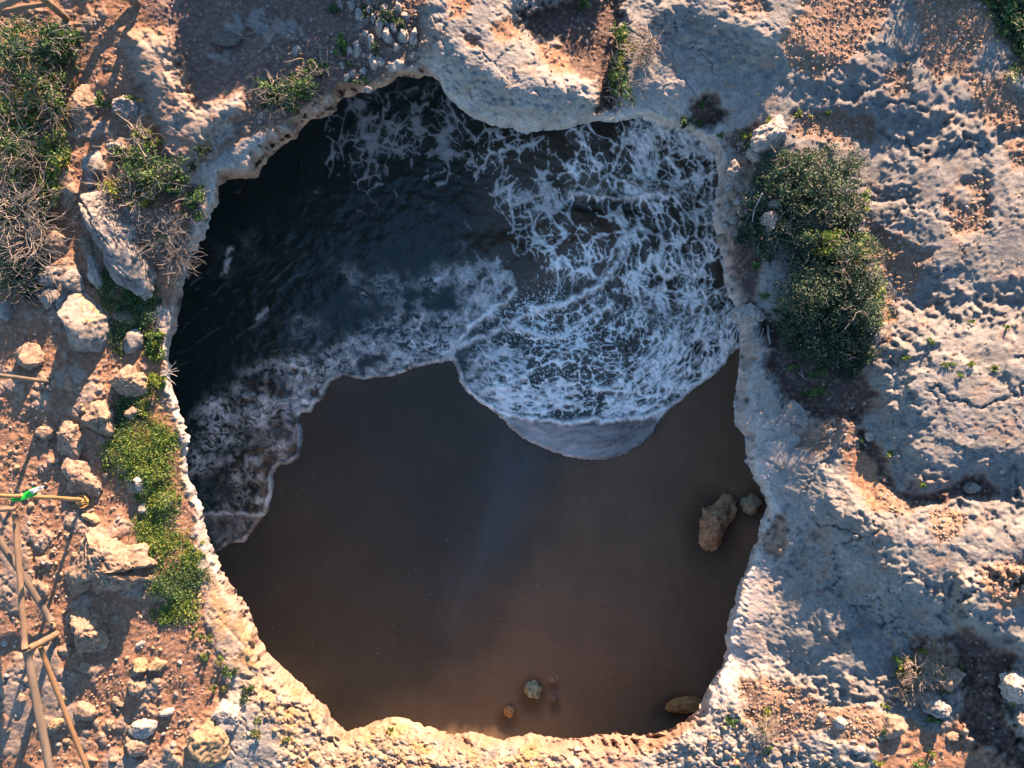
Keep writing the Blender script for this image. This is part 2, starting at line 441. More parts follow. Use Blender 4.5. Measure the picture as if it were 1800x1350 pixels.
# --- relief
ca, sa = math.cos(math.radians(22)), math.sin(math.radians(22))
RU = GU * ca + GV * sa; RV = -GU * sa + GV * ca
rg = ridged(RU / 74 + 0.35 * n90, RV / 46 + 0.35 * n35, 4, 31)
rg2 = ridged(RU / 26, RV / 17, 3, 41)
f1, f2, cid = worley(GU / 17 + 0.5 * n35, GV / 17 + 0.5 * n12, 3)
crack = 1 - sm(0.0, 0.10, f2 - f1)
F1, F2, CID = worley(GU / 52 + 0.45 * n35, GV / 52 + 0.45 * n35, 9)
crackB = 1 - sm(0.0, 0.06, F2 - F1)
far_e = sm(1330, 1480, GU)
smooth_rim = np.exp(-np.clip(SR, 0, None) / 55)
amp = (0.50 + 0.35 * far_e) * (1 - 0.45 * smooth_rim) * np.clip(0.85 + 0.7 * n90, 0.35, 1.5)
lumpy = 1 - far_e
h_rock = amp * (0.04 * (rg - 0.65) + 0.012 * (rg2 - 0.65)) + 0.009 * n12 + 0.005 * n5
pits = sm(0.32, 0.62, fbm(GU / 9, GV / 9, 2, 61)) * (0.4 + 0.6 * far_e)
fl1 = ridged(RU / 30 + 0.5 * n35, RV / 11 + 0.6 * n35 + 0.3 * n12, 3, 43)
fl2 = ridged(RU / 15 + 0.5 * n12, RV / 7 + 0.5 * n12, 2, 47)
fl3 = ridged(RU / 9 + 0.3 * n12, RV / 5, 2, 49) - 0.6
h_rock = h_rock - 0.012 * pits + (0.35 + 0.5 * far_e) * (1 - 0.5 * smooth_rim) * np.clip(0.62 + 1.5 * fbm(GU / 150, GV / 110, 3, 87) + 0.4 * n35, 0.12, 1.5) * (0.018 * (fl1 - 0.6) + 0.024 * (fl2 - 0.6) + 0.022 * fl3)
_q = (h_rock + 0.14 * n90 * far_e) / 0.06
_fr = _q - np.floor(_q)
ledge = (np.floor(_q) + sm(0.25, 0.75, _fr)) * 0.06 - 0.14 * n90 * far_e
h_rock = h_rock + (ledge - h_rock) * (0.25 + 0.25 * far_e) * (1 - 0.6 * smooth_rim) + 0.006 * n5
h_rock = h_rock + lumpy * (0.05 * (CID - 0.5) - 0.05 * crackB * (0.35 + 0.65 * sm(-.1, .3, n90))) * (1 - 0.3 * smooth_rim)
cobble = np.maximum(mask([(1150,1310),(1210,1265),(1300,1230),(1330,1300),(1420,1310),(1500,1340),(1480,1480),(1130,1480)], 10, 10),
                    mask([(430,1130),(500,1185),(560,1230),(600,1285),(690,1262),(800,1290),(1000,1300),(1010,1480),(420,1480),(500,1300),(430,1220)], 14, 10))
h_rock = h_rock + cobble * (0.085 * (1 - f1 * 1.3) + 0.05 * (CID - 0.5) - 0.035 * crack)
h_soil = 0.02 * n35 + 0.016 * n12 + 0.010 * n5
s1, s2, sid = worley(GU / 7.0, GV / 7.0, 13)
clod = np.clip(0.42 - s1, 0, 1) * (sid > 0.62)
h_soil = h_soil + (0.06 + 0.05 * grav) * clod
K1, K2, KID = worley(GU / 120 + 0.5 * n90 + 0.12 * n12, GV / 95 + 0.5 * n90, 33)
crackE = (1 - sm(0.0, 0.030, K2 - K1)) * far_e * sm(-0.25, 0.1, n300 + 0.5 * n90)
h_rock = h_rock - 0.07 * crackE + 0.17 * (KID - 0.5) * far_e * sm(0, .12, K2 - K1)
H = H + rock * (h_rock + 0.07) + (1 - rock) * h_soil
H = H.astype(f32)

# --- colour
def lay(c, k, m):
    return c * (1 - m[..., None]) + k * m[..., None]
soil_c = K_SOIL * (1 + 0.18 * n35 + 0.12 * n12)[..., None]
soil_c = lay(soil_c, K_GRAV * 1.05, np.clip(grav * 0.6, 0, 1))
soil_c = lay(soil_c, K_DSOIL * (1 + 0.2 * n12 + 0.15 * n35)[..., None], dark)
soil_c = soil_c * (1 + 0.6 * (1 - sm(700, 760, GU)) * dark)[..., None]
soil_c = lay(soil_c, C(.21, .165, .13), np.clip(clod * 5, 0, 0.75) * (1 - 0.3 * dark))
# pale dusty tracks where people walk
dust = sm(0.05, 0.5, n90) * (1 - dark) * 0.35
soil_c = lay(soil_c, C(.20, .135, .095), dust)
rock_c = lay(np.broadcast_to(K_ROCK, GU.shape + (3,)), K_TAN, tan_ * 0.8)
rock_c = rock_c * (1 + 0.16 * n35 + 0.13 * n12 + 0.10 * n90)[..., None]
rock_c = lay(rock_c, K_PALE, np.clip(sm(0.45, 0.95, rg) * 0.55 + 0.35 * sm(.1, .6, n90), 0, 0.8) * (1 - 0.5 * tan_))
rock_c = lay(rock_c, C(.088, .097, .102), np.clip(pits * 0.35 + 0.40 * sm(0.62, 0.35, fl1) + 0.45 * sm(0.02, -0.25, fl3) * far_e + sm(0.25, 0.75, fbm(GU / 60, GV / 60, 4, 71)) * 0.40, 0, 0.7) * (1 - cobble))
rimm = np.exp(-np.clip(SR - 8, 0, None) / 42)
rock_c = lay(rock_c, C(.33, .32, .305), np.clip(rimm * (0.75 + 0.4 * n35), 0, 0.85) * (1 - cobble))
rock_c = lay(rock_c, C(.42, .40, .375), np.exp(-np.clip(SR - 6, 0, None) / 9) * 0.8 * sm(1000, 1100, GU) * np.clip(.75 + .6 * n12, 0, 1))
rock_c = lay(rock_c, K_PINK, np.clip(rimm * sm(0.1, 0.55, n35 + 0.3 * n90), 0, 0.6) * sm(1230, 1280, GU) * sm(250, 300, GV) * (1 - sm(700, 760, GV)))
och = mask([(395,1030),(450,1100),(520,1185),(600,1280),(690,1255),(800,1285),(1005,1290),(1025,1480),(560,1480),(500,1330),(420,1200),(360,1080),(350,960)], 14, 16)
ochm = och * np.clip(0.62 + 0.8 * n35 + 0.5 * n90, 0, 1)
rock_c = lay(rock_c, K_OCHRE * (1 + 0.25 * n12)[..., None], ochm * 0.85)
rock_c = lay(rock_c, C(.21, .18, .145), och * sm(0.12, 0.5, fbm(GU / 28, GV / 28, 4, 83)) * 0.85)
pk = mask([(1010,1285),(1100,1282),(1180,1282),(1215,1262),(1180,1310),(1120,1330),(1090,1480),(1015,1480),(1018,1330)], 8, 8)
rock_c = lay(rock_c, C(.18, .115, .088), pk * 0.85)
rock_c = lay(rock_c, C(.10, .085, .075), np.clip(crackB * lumpy * 0.35 + crackE * 0.5, 0, 1))
soil_stain = sm(0.15, 0.6, fbm(GU / 46, GV / 46, 4, 77))
rock_c = lay(rock_c, K_SOIL * 1.15, soil_stain * 0.55 * (0.6 + 0.4 * tan_) * (1 - cobble * 0.7))
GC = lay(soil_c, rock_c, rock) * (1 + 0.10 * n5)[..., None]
GC = np.clip(GC, 0.02, 0.8).astype(f32)
ROCKM = rock

def samp(A, u, v):
    x = np.clip((np.asarray(u, f32) - U0) / GS, 0, A.shape[1] - 1.001); y = np.clip((np.asarray(v, f32) - V0) / GS, 0, A.shape[0] - 1.001)
    i = x.astype(np.int32); j = y.astype(np.int32); fx = x - i; fy = y - j
    if A.ndim == 3: fx = fx[..., None]; fy = fy[..., None]
    return (A[j, i] * (1 - fx) + A[j, i + 1] * fx) * (1 - fy) + (A[j + 1, i] * (1 - fx) + A[j + 1, i + 1] * fx) * fy

def gz(u, v):
    return float(samp(H, np.array([u]), np.array([v]))[0])

# ------------------------------------------------------------------ clifftop mesh: rings from the rim outwards, then the cave wall below
NT, NR = 2500, 285
th = np.arange(NT) * 2 * np.pi / NT
R0 = rim_r(th)
ct, st = np.cos(th), np.sin(th)
BX0, BX1, BY0, BY1 = -250, 2050, -250, 1600
tx = np.where(ct > 0, (BX1 - CX) / np.maximum(ct, 1e-6), (BX0 - CX) / np.minimum(ct, -1e-6))
ty = np.where(st > 0, (BY1 - CY) / np.maximum(st, 1e-6), (BY0 - CY) / np.minimum(st, -1e-6))
RO = np.minimum(tx, ty)
t = np.linspace(0, 1, NR) ** 1.06
RR = R0[None] + t[:, None] * (RO - R0)[None]
jit = (3.5 * fbm(np.cos(th) * 60, np.sin(th) * 60, 4, 97) + 4.5 * fbm(np.cos(th) * 21, np.sin(th) * 21, 4, 99)) * np.clip(0.7 + 1.2 * fbm(np.cos(th) * 6, np.sin(th) * 6, 2, 98), 0.15, 1.5)
RR = RR + jit[None] * np.exp(-(RR - R0[None]) / 9)
R0j = R0 + jit
Uu = CX + RR * ct; Vv = CY + RR * st
Z = samp(H, Uu, Vv); CC = samp(GC, Uu, Vv)
S = RR - R0[None]
lw = lip(th, 1)[None] * (1 + 0.25 * fbm(np.cos(th) * 22, np.sin(th) * 22, 3, 51))[None]; ld = lip(th, 2)[None]
nf = fbm(Uu / 14, Vv / 14, 4, 57); nf2 = fbm(Uu / 34, Vv / 34, 3, 59)
face = 1 - sm(0.0, 1.0, S / lw + (0.22 * nf + 0.25 * nf2) * sm(0, .25, S / lw))
Z = Z - ld * face + (0.10 * nf + 0.10 * nf2) * face
lc = np.stack([lip(th, k) for k in (3, 4, 5)], -1)[None] * (1 + 0.28 * nf[..., None] + 0.30 * nf2[..., None])
CC = CC * (1 - face[..., None] * 0.9) + np.clip(lc, .03, .75) * face[..., None] * 0.9
# outer apron
rings_u, rings_v, rings_z, rings_c = [Uu], [Vv], [Z], [CC]
for k in (1.12, 1.35, 1.8, 2.8, 5.0):
    uu = CX + RO * k * ct; vv = CY + RO * k * st
    rings_u.append(uu[None]); rings_v.append(vv[None])
    rings_z.append(Z[-1:] * 0.6 + 0.4 * fbm(uu / 500, vv / 500, 2, 3)[None]); rings_c.append(np.repeat(CC[-1:].mean(1, keepdims=True), NT, 1))
# cave wall, wider than the opening, from the lip down below the beach
cu, cv, cz, cc = [], [], [], []
CAVE = [(-9.0, 1.42), (-7.0, 1.36), (-6.0, 1.30), (-5.0, 1.245), (-4.0, 1.185), (-3.2, 1.13), (-2.5, 1.085), (-1.9, 1.05), (-1.4, 1.024), (-0.7, 1.010), (-0.25, 1.004)]
zl = Z[0]
for i, (dz, f) in enumerate(CAVE):
    zz = (dz if dz < -5.5 else None)
    q = dz / 9.0
    z = np.where(dz < -1.6, dz + 0.25 * fbm(ct * 9 + 3 * q, st * 9, 3, 63), zl + dz * 0.35)
    z = np.minimum(z, zl - 0.04 - 0.03 * (len(CAVE) - i))
    g = 1 + (f - 1) * 0.62 + 0.02 * fbm(ct * 14, st * 14 + 5 * q, 4, 66) * min(1, -dz / 2)
    g = np.maximum(g, 1.003)
    cu.append((CX + R0j * g * ct)[None]); cv.append((CY + R0j * g * st)[None]); cz.append(z[None])
    cc.append(np.clip((np.array([.46, .42, .37])[None, :] * (1 - 0.45 * sm(0.3, 0.9, st))[:, None])[None] * (1 + 0.3 * fbm(ct * 20, st * 20 + 9 * q, 3, 68))[None, :, None], .05, .7))  # south side coloured darker to hold down its bounced sunlight
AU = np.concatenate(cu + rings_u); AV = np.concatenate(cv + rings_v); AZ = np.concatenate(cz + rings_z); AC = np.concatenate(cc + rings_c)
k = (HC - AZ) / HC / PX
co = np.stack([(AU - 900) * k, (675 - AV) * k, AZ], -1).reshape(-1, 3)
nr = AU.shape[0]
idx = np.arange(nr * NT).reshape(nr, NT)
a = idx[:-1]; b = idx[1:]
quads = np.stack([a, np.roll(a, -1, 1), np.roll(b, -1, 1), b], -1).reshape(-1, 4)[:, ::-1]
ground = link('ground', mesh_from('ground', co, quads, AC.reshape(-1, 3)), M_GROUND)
tag(ground, 'pale limestone and red soil clifftop around the round sea hole', kind='structure')
# ------------------------------------------------------------------ beach and sea at the bottom of the hole
SHORE = [(387,969),(403,957),(430,955),(443,937),(460,913),(472,900),(480,867),(483,847),(480,833),(493,818),(513,815),(527,803),(532,780),(532,757),
 (527,733),(530,727),(547,725),(553,713),(567,700),(573,687),(583,670),(603,662),(620,667),(640,670),(660,665),(690,663),(717,653),(750,642),(793,635),
 (802,645),(807,670),(823,693),(847,712),(867,724),(883,738),(903,760),(927,775),(960,790),(993,802),(1027,809),(1063,808),(1097,800),(1127,783),(1150,762),
 (1163,738),(1175,722),(1197,705),(1223,682),(1257,659),(1277,639),(1284,623),(1302,612)]
SEA = SHORE + [(1500, 560), (1700, 300), (1500, -300), (200, -300), (-100, 500), (100, 1000), (250, 1010)]

def floor_grid(u0, u1, v0, v1, step, lim):
    uu = np.arange(u0, u1, step, dtype=f32); vv = np.arange(v0, v1, step, dtype=f32)
    A, B = np.meshgrid(uu, vv)
    t_ = np.arctan2(B - CY, A - CX)
    r_ = np.hypot(A - CX, B - CY) / np.interp(np.mod(t_, 2 * np.pi), _TH, _RR)
    return A, B, r_ < lim

def grid_faces(ok):
    idx = -np.ones(ok.shape, np.int64); idx[ok] = np.arange(ok.sum())
    q = np.stack([idx[:-1, :-1], idx[1:, :-1], idx[1:, 1:], idx[:-1, 1:]], -1).reshape(-1, 4)
    return q[(q >= 0).all(1)]

# --- sand
SANDROCKS = [(1258,918,34,52),(1321,884,20,24),(937,1210,18,22),(894,1248,14,14),(972,1194,8,7),(975,1226,9,11),(1202,1237,34,20)]
A, B, ok = floor_grid(150, 1500, 0, 1460, 4.0, 1.27)
sd = sdist(SEA, A, B)
zs = np.where(sd > 0, 0.10 * (1 - np.exp(-sd / 60)) + 0.0011 * np.clip(sd, 0, None), 0.006 * sd)
a90 = fbm(A / 90, B / 90, 3, 101); a9 = fbm(A / 9, B / 9, 2, 103)
zs = zs + 0.03 * a90 + 0.004 * a9
for (u, v, rx, ry) in SANDROCKS:
    q = np.hypot((A - u) / (rx * 1.5), (B - v - 0.25 * ry) / (ry * 1.45))
    zs = zs - 0.16 * (rx / 30) * np.exp(-(q * 1.0) ** 4) 
# little drainage grooves and backwash streaks
for ln, dp in [([(1165,1095),(1195,1060),(1230,1025),(1290,990)],.012),([(985,1112),(1050,1110),(1105,1085),(1150,1045),(1200,1005)],.010),
               ([(1145,1090),(1150,1180),(1148,1240),(1140,1270)],.010),([(1190,1215),(1240,1190),(1250,1160)],.008),([(545,740),(590,800),(640,900),(690,960)],.012),([(570,750),(600,790),(650,880)],.010)]:
    zs = zs - dp * np.exp(-(ldist(ln, A, B) / 4) ** 2)
ripple = np.sin((A * 0.55 + B * 0.84 + 9 * a90) / 3.2) * sm(.0, .4, fbm(A / 130, B / 130, 2, 111))
zs = zs + 0.0025 * ripple
wet = sm(0.0, 1.0, 0.75 - (sdist([(380,965),(530,740),(600,665),(800,640),(830,700),(905,762),(960,800),(935,850),(905,930),(880,1000),(820,1080),(760,1180),(620,1230),(480,1130)], A, B) + 20 * a90) / 150)
film = sm(0.0, 1.0, 0.45 - (sdist([(880,765),(930,790),(955,815),(938,850),(925,890),(905,930),(880,985),(840,1040),(800,1090),(800,1020),(840,940),(860,860)], A, B) + 14 * a90) / 120)
c_dry = C(.108, .080, .056); c_wet = C(.024, .029, .028)
sc = c_dry * (1 - wet[..., None] * 0.85) + c_wet * wet[..., None] * 0.85
sc = sc * (1 + 0.10 * a90 + 0.05 * fbm(A / 30, B / 200, 2, 107))[..., None]
speck = (np.random.RandomState(4).rand(*A.shape) > 0.9996) & (sd > 4)
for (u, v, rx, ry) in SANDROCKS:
    q = np.hypot((A - u) / (rx * 1.35), (B - v - 0.2 * ry) / (ry * 1.35)); sc = sc * (1 - 0.42 * np.exp(-q ** 4))[..., None]  # sand colour darkened round each rock, painting in the shade of its hollow
for off, am in [(16, .20), (34, .12), (62, .14), (105, .10), (170, .07)]:
    dd = np.abs(sd + 16 * a90 + 10 * fbm(A / 160, B / 160, 2, 115) - off)
    sc = sc * (1 + am * np.exp(-(dd / 2.6) ** 2) * sm(-.2, .5, fbm(A / 55, B / 55, 3, 117 + off)))[..., None]
sc = sc * (1 + 0.10 * fbm(A / 7, B / 7, 2, 119))[..., None]
gloss = np.clip((0.12 * wet + 0.55 * film) * (1 + 0.35 * fbm(A / 24 + B / 60, B / 140, 3, 109)), 0, 1)
zz = ZW + zs
k = (HC - ZW) / HC / PX
co = np.stack([(A - 900) * k, (675 - B) * k, zz], -1)[ok]
M_SAND = mat_col('wet_sand', 0.75, bump=0.006, bscale=50, vary=0.22, vscale=70, spec=0.35)
nt = M_SAND.node_tree; bs = nt.nodes['Principled BSDF']
vc = [n for n in nt.nodes if n.type == 'VERTEX_COLOR'][0]
mr = nt.nodes.new('ShaderNodeMapRange'); mr.inputs['To Min'].default_value = 0.7; mr.inputs['To Max'].default_value = 0.22
nt.links.new(vc.outputs['Alpha'], mr.inputs['Value']); nt.links.new(mr.outputs['Result'], bs.inputs['Roughness'])
mr2 = nt.nodes.new('ShaderNodeMapRange'); mr2.inputs['To Min'].default_value = 0.12; mr2.inputs['To Max'].default_value = 0.9
nt.links.new(vc.outputs['Alpha'], mr2.inputs['Value']); nt.links.new(mr2.outputs['Result'], bs.inputs['Specular IOR Level'])
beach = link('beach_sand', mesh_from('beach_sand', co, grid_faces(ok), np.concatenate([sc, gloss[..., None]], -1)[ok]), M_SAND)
tag(beach, 'smooth dark brown wet sand on the floor of the sea hole', kind='structure')
SAND = (A, B, zs)
def sand_z(u, v):
    i = int((u - 150) / 4.0); j = int((v - 0) / 4.0)
    return ZW + float(zs[j, i])

# --- sea
A, B, ok = floor_grid(180, 1480, 20, 1010, 1.8, 1.27)
w60a = fbm(A / 60, B / 60, 3, 121); w60b = fbm(A / 60, B / 60, 3, 131)
w16a = fbm(A / 16, B / 16, 3, 141); w16b = fbm(A / 16, B / 16, 3, 151)
shore_j = 3.0 * w16a + 1.5 * fbm(A / 6, B / 6, 2, 155)
sd = sdist(SEA, A, B) + shore_j * 0.8
def pm(pts, soft, warp=10):
    return 1 - sm(-soft, soft, sdist(pts, A, B) + warp * w60a)
def blend(D, pts, val, soft, warp=14):
    m = pm(pts, soft, warp); return D * (1 - m) + val * m
D = np.full(A.shape, 0.06, f32)     # how much foam covers the water
O = np.full(A.shape, 0.30, f32)     # foam opacity; lower in the west to paint in the dimmer light
def area(pts, d, o, soft=20, warp=14):
    global D, O
    m = pm(pts, soft, warp); D = D * (1 - m) + d * m; O = O * (1 - m) + o * m
area([(560,185),(640,165),(720,230),(700,330),(650,340),(590,280)], .42, .26, 30)
area([(680,190),(830,200),(860,290),(800,320),(690,300)], .34, .28, 26)
area([(640,150),(770,140),(830,200),(700,230)], .40, .26, 24)
area([(850,220),(1010,215),(1010,330),(900,350),(830,300)], .30, .55, 30)
area([(370,420),(440,410),(460,460),(400,500)], .16, .55, 16)
area([(580,470),(720,490),(760,520),(720,560),(620,530)], .55, .48, 18)
area([(500,560),(560,550),(570,590),(500,610)], .40, .42, 14)
area([(700,500),(780,465),(870,450),(905,500),(880,560),(820,610),(700,560)], .55, .66, 22)
area([(330,745),(370,690),(440,645),(520,612),(600,590),(690,560),(800,560),(815,620),(795,660),(650,690),(560,720),(545,760),(545,830),(490,870),(480,930),(380,900),(330,830)], .60, .70, 20)
area([(360,890),(480,880),(470,930),(430,965),(380,975)], .40, .32, 14)
area([(340,840),(400,830),(420,880),(360,900)], .25, .3, 16)
area([(420,760),(500,730),(520,770),(450,790)], .30, .45, 14)
area([(590,640),(700,600),(800,590),(805,660),(600,690)], .72, .75, 12)
area([(870,330),(940,320),(1010,350),(1000,390),(900,390)], .55, .62, 20)
area([(900,390),(1000,380),(1010,420),(930,450),(880,430)], .30, .55, 20)
area([(990,225),(1110,205),(1300,200),(1340,330),(1350,520),(1350,620),(1160,740),(1050,745),(900,735),(820,690),(805,610),(900,525),(1000,500),(1080,480),(1090,400),(1000,340)], .36, .95, 22)
area([(1010,235),(1110,225),(1120,300),(1010,310)], .42, .88, 18)
area([(1110,215),(1200,215),(1300,250),(1300,300),(1170,270),(1150,330),(1120,330)], .72, .90, 14)
area([(1000,330),(1120,330),(1130,350),(1000,345)], .62, .80, 8, 4)
area([(960,390),(1080,380),(1085,470),(1050,500),(930,490)], .36, .88, 18)
area([(1120,380),(1165,400),(1165,440),(1120,430)], .40, .7, 14)
area([(1080,480),(1180,430),(1240,440),(1230,540),(1130,560)], .54, .95, 20)
area([(1135,540),(1190,520),(1210,560),(1180,590),(1140,590)], .48, .8, 12)
area([(1190,330),(1255,330),(1270,430),(1230,430),(1195,380)], .55, .72, 16)
area([(810,620),(870,600),(920,610),(930,650),(880,670),(830,680)], .58, .66, 14)
area([(870,680),(1000,670),(1040,720),(950,725),(870,715)], .74, .78, 12)
area([(1180,570),(1340,530),(1340,612),(1260,655),(1150,720),(1060,735),(1120,640)], .66, .88, 16)
area([(905,740),(1000,748),(1120,742),(1165,735),(1130,785),(1060,812),(960,795),(915,768)], .0, .0, 4, 2)
THIN = pm([(890,735),(1000,748),(1120,742),(1170,730),(1130,790),(1060,815),(960,800),(905,772)], 4, 2)
far_t = pm([(365,900),(470,905),(440,950),(385,985)], 6, 4)
# lacy cells: rounded holes in the foam whose walls thicken with the cover
q120a = fbm(A / 130, B / 130, 3, 201); q120b = fbm(A / 130, B / 130, 3, 205)
ca, sa = math.cos(math.radians(-32)), math.sin(math.radians(-32))
_pt = np.mod(np.arctan2(B - 425, A - 955) + math.radians(150), 2 * np.pi); SX = 235 * _pt; SY = np.hypot(A - 955, B - 425)
flow = fbm(SX / 60 + w60a, SY / 14 + w60b, 4, 161)
fine = fbm(A / 5, B / 5, 2, 191)
swirl = ridged(A / 30 + 1.3 * w60a + 0.5 * w16a, B / 30 + 1.3 * w60b + 0.5 * w16b, 4, 165)
def edges(su, sv, wa, wb, seed, rot=None):
    X, Y = (A, B) if rot is None else (SX, SY)
    a_, b_, c_ = worley((X + 20 * q120a) / su + wa * w60a + wb * w16a, (Y + 20 * q120b) / sv + wa * w60b + wb * w16b, seed)
    return 0.62 * (b_ - a_) + 0.50 * np.clip(0.78 - a_, 0, 1) * sm(0.0, 0.25, b_ - a_)
patch = sm(-.30, .35, fbm(A / 42 + 0.5 * q120b, B / 42 + 0.5 * q120a, 3, 245))
patch2 = sm(-.35, .30, fbm(A / 17 + 0.4 * w16a, B / 17 + 0.4 * w16b, 3, 249))
e1 = edges(36, 52, .35, .10, 21); e2 = edges(17, 22, .35, .14, 22); e3 = edges(8.5, 10, .3, .16, 24)
tv = fbm(A / 30, B / 30, 3, 251); tv2 = fbm(A / 70, B / 70, 2, 255)
cov = D + 0.01 + 0.16 * tv + 0.26 * tv2 + 0.18 * flow
w1 = np.clip(0.015 + 0.60 * (cov - 0.20), 0.0, 2)
w2 = np.clip(0.85 * (cov - 0.30), 0.0, 2)
w3 = np.clip(1.3 * (cov - 0.44), 0.0, 2)
def line(e, w): return 1 - sm(w * 0.35, w * 1.1 + 0.04, e)
l1 = line(e1, w1) * (w1 > 0.005); l2 = line(e2, w2) * (w2 > 0.005); l3 = line(e3, w3) * (w3 > 0.005)
lace_f = np.clip(np.maximum(np.maximum(l1, l2 * 0.92), l3 * 0.80), 0, 1) * np.clip(0.94 + 0.35 * tv + 0.42 * flow + 0.30 * fine + 0.30 * tv2, 0.3, 1.15)
# combed strokes in the broken water
s1 = edges(30, 15, .30, .22, 26, 1); s2 = edges(14, 8, .30, .25, 28, 1)
stroke = ridged(SX / 46 + 0.9 * w60a + 0.25 * w16a, SY / 17 + 0.9 * w60b + 0.35 * w16b, 4, 181) * 1.15 - 0.40
stroke2 = fbm(SX / 15 + 0.5 * w16a, SY / 6 + 0.5 * w16b, 3, 185)
covL = D + 0.05 + 0.14 * tv + 0.22 * flow + 0.20 * tv2
k1 = line(s1, np.clip(1.0 * (covL - 0.30), 0, 2)); k2 = line(s2, np.clip(1.25 * (covL - 0.36), 0, 2))
lobe_f = np.maximum(k1, k2 * 0.9) * np.clip(0.88 + 0.60 * stroke + 0.50 * stroke2 + 0.3 * fine + 0.3 * tv, 0.25, 1.15)
lob = pm([(800,600),(900,500),(1060,505),(1090,545),(1180,560),(1330,520),(1330,640),(1160,740),(1050,760),(900,750),(800,690)], 40, 16)
# wispy churned foam in the west
def fil(sx, sy, seed, kk, pw):
    q = fbm((A + 26 * q120a) / sx + 0.7 * w60a + 0.4 * w16a, (B + 26 * q120b) / sy + 0.7 * w60b + 0.4 * w16b, 3, seed)
    return np.clip(1 - np.abs(q) * kk, 0, 1) ** pw
fA = fil(58, 50, 221, 4.5, 1.3); fB = fil(26, 24, 225, 4.0, 1.3); fC = fil(12, 12, 229, 3.6, 1.3)
wisp = np.maximum(fA, fB * (0.45 + 0.55 * patch))
wisp = np.maximum(wisp, fC * 0.7 * patch2)
env = np.clip((D - 0.06) * 1.9, 0, 1.2)
wisp_f = env * np.clip(-0.01 + 0.30 * patch * patch2 + 0.95 * wisp * np.clip(0.45 + 0.9 * tv2 + 0.7 * tv, 0.03, 1.1) + 0.10 * fine * patch, 0, 1.2)
leftw = 1 - sm(790, 900, A + 30 * w60a)
veil = np.clip((D - 0.25) * 0.8, 0, 0.3) * np.clip(0.5 + 0.8 * tv + 0.6 * flow + 0.5 * tv2, 0, 1.3)
fo = np.maximum(lace_f * (1 - lob) + lobe_f * lob, veil)
veins = pm([(540,170),(840,150),(900,340),(560,360)], 30, 10)
fo = (fo * (1 - leftw * (1 - veins)) + wisp_f * leftw * (1 - veins)) * O
n3 = 1 - sm(0.0, 0.55, e3)
# streaks on the dark water
st_ = fbm((A * 0.80 - B * 0.60) / 70 + 0.8 * w60a, (A * 0.60 + B * 0.80) / 8 + 1.2 * w60b, 3, 171)
stm = pm([(310,470),(470,400),(560,440),(700,430),(720,520),(520,640),(400,700),(310,700)], 40)
fo = np.maximum(fo, sm(0.35, 0.9, st_) * stm * 0.09)
for ln, wd, am in [([(395,485),(402,460),(408,440)],5,.55),([(415,318),(420,335)],3,.4),([(455,560),(470,545)],4,.4),([(700,170),(760,145)],4,.18)]:
    fo = np.maximum(fo, am * np.exp(-(ldist(ln, A + 5 * w16a, B + 5 * w16b) / wd) ** 2) * sm(-.3, .3, flow + w16a))
# wave fronts: bright crests
FRONTS = [([(847,706),(883,726),(920,733),(960,739),(1000,743),(1027,739),(1045,734),(1057,741),(1087,736),(1113,732),(1127,735),(1153,724),(1197,703),(1230,676),(1262,652),(1282,625),(1300,612)],5.0,.95,.05),
 ([(847,690),(880,678),(920,663),(927,655)],6,.85,.05),([(1043,682),(1070,682),(1090,671),(1097,657)],5,.85,.04),
 ([(805,602),(823,577),(857,551),(897,523),(905,510)],5,.9,.07),([(903,567),(913,557),(950,543),(993,533),(1027,515),(1057,502),(1077,473),(1093,447),(1100,413)],5,.95,.09),
 ([(903,570),(933,583),(960,593),(987,590),(1000,583),(1033,560),(1077,533)],5,.85,.06),([(805,610),(850,590),(900,572)],5,.75,.05),
 ([(1000,338),(1050,346),(1100,351),(1150,344)],4,.6,.16),([(1110,330),(1130,346),(1160,340)],9,.95,.12),
 ([(800,600),(795,635),(805,665),(825,695),(850,715),(885,740),(905,762),(930,778),(965,793),(1000,804),(1035,809)],3.6,.72,.03),
 ([(362,903),(400,900),(440,903),(468,903)],3,.5,.02),([(1040,809),(1075,806),(1105,796)],3,.4,.02)]
crest = np.zeros(A.shape, f32)
for ln, wd, am, hh in FRONTS:
    dd = ldist(ln, A + 4 * w16a, B + 4 * w16b)
    g = np.exp(-(dd / wd) ** 2)
    fo = np.maximum(fo, am * g * np.clip(0.75 + 0.35 * n3 + 0.5 * w16a + 0.5 * tv, 0.2, 1))
    crest = np.maximum(crest, hh * np.exp(-(dd / (wd * 1.8)) ** 2))
edge = np.exp(-((sd + 5) / 4.0) ** 2)
edge_on = np.where(A < 790, 0.62, np.where(B > 745, 0.30, 0.85))
fo = np.maximum(fo, edge * edge_on * np.clip(0.55 + 0.5 * w16a + 0.8 * fbm(A / 45, B / 45, 2, 193), 0.08, 1))
grad = np.clip(1 - np.abs(sdist([(905,745),(1165,735),(1060,815),(960,800)], A, B)) / 60, 0, 1)
sheet = THIN * np.clip(0.10 + 0.30 * sm(1150, 940, A) * (0.5 + 0.5 * sm(740, 800, B)) + 0.14 * flow + 0.08 * stroke2, 0, 1)
fo = np.maximum(fo, sheet)
fo = np.clip(np.maximum(fo, far_t * np.clip(0.02 + 0.16 * swirl + 0.12 * w16a, 0, 1)), 0, 1)
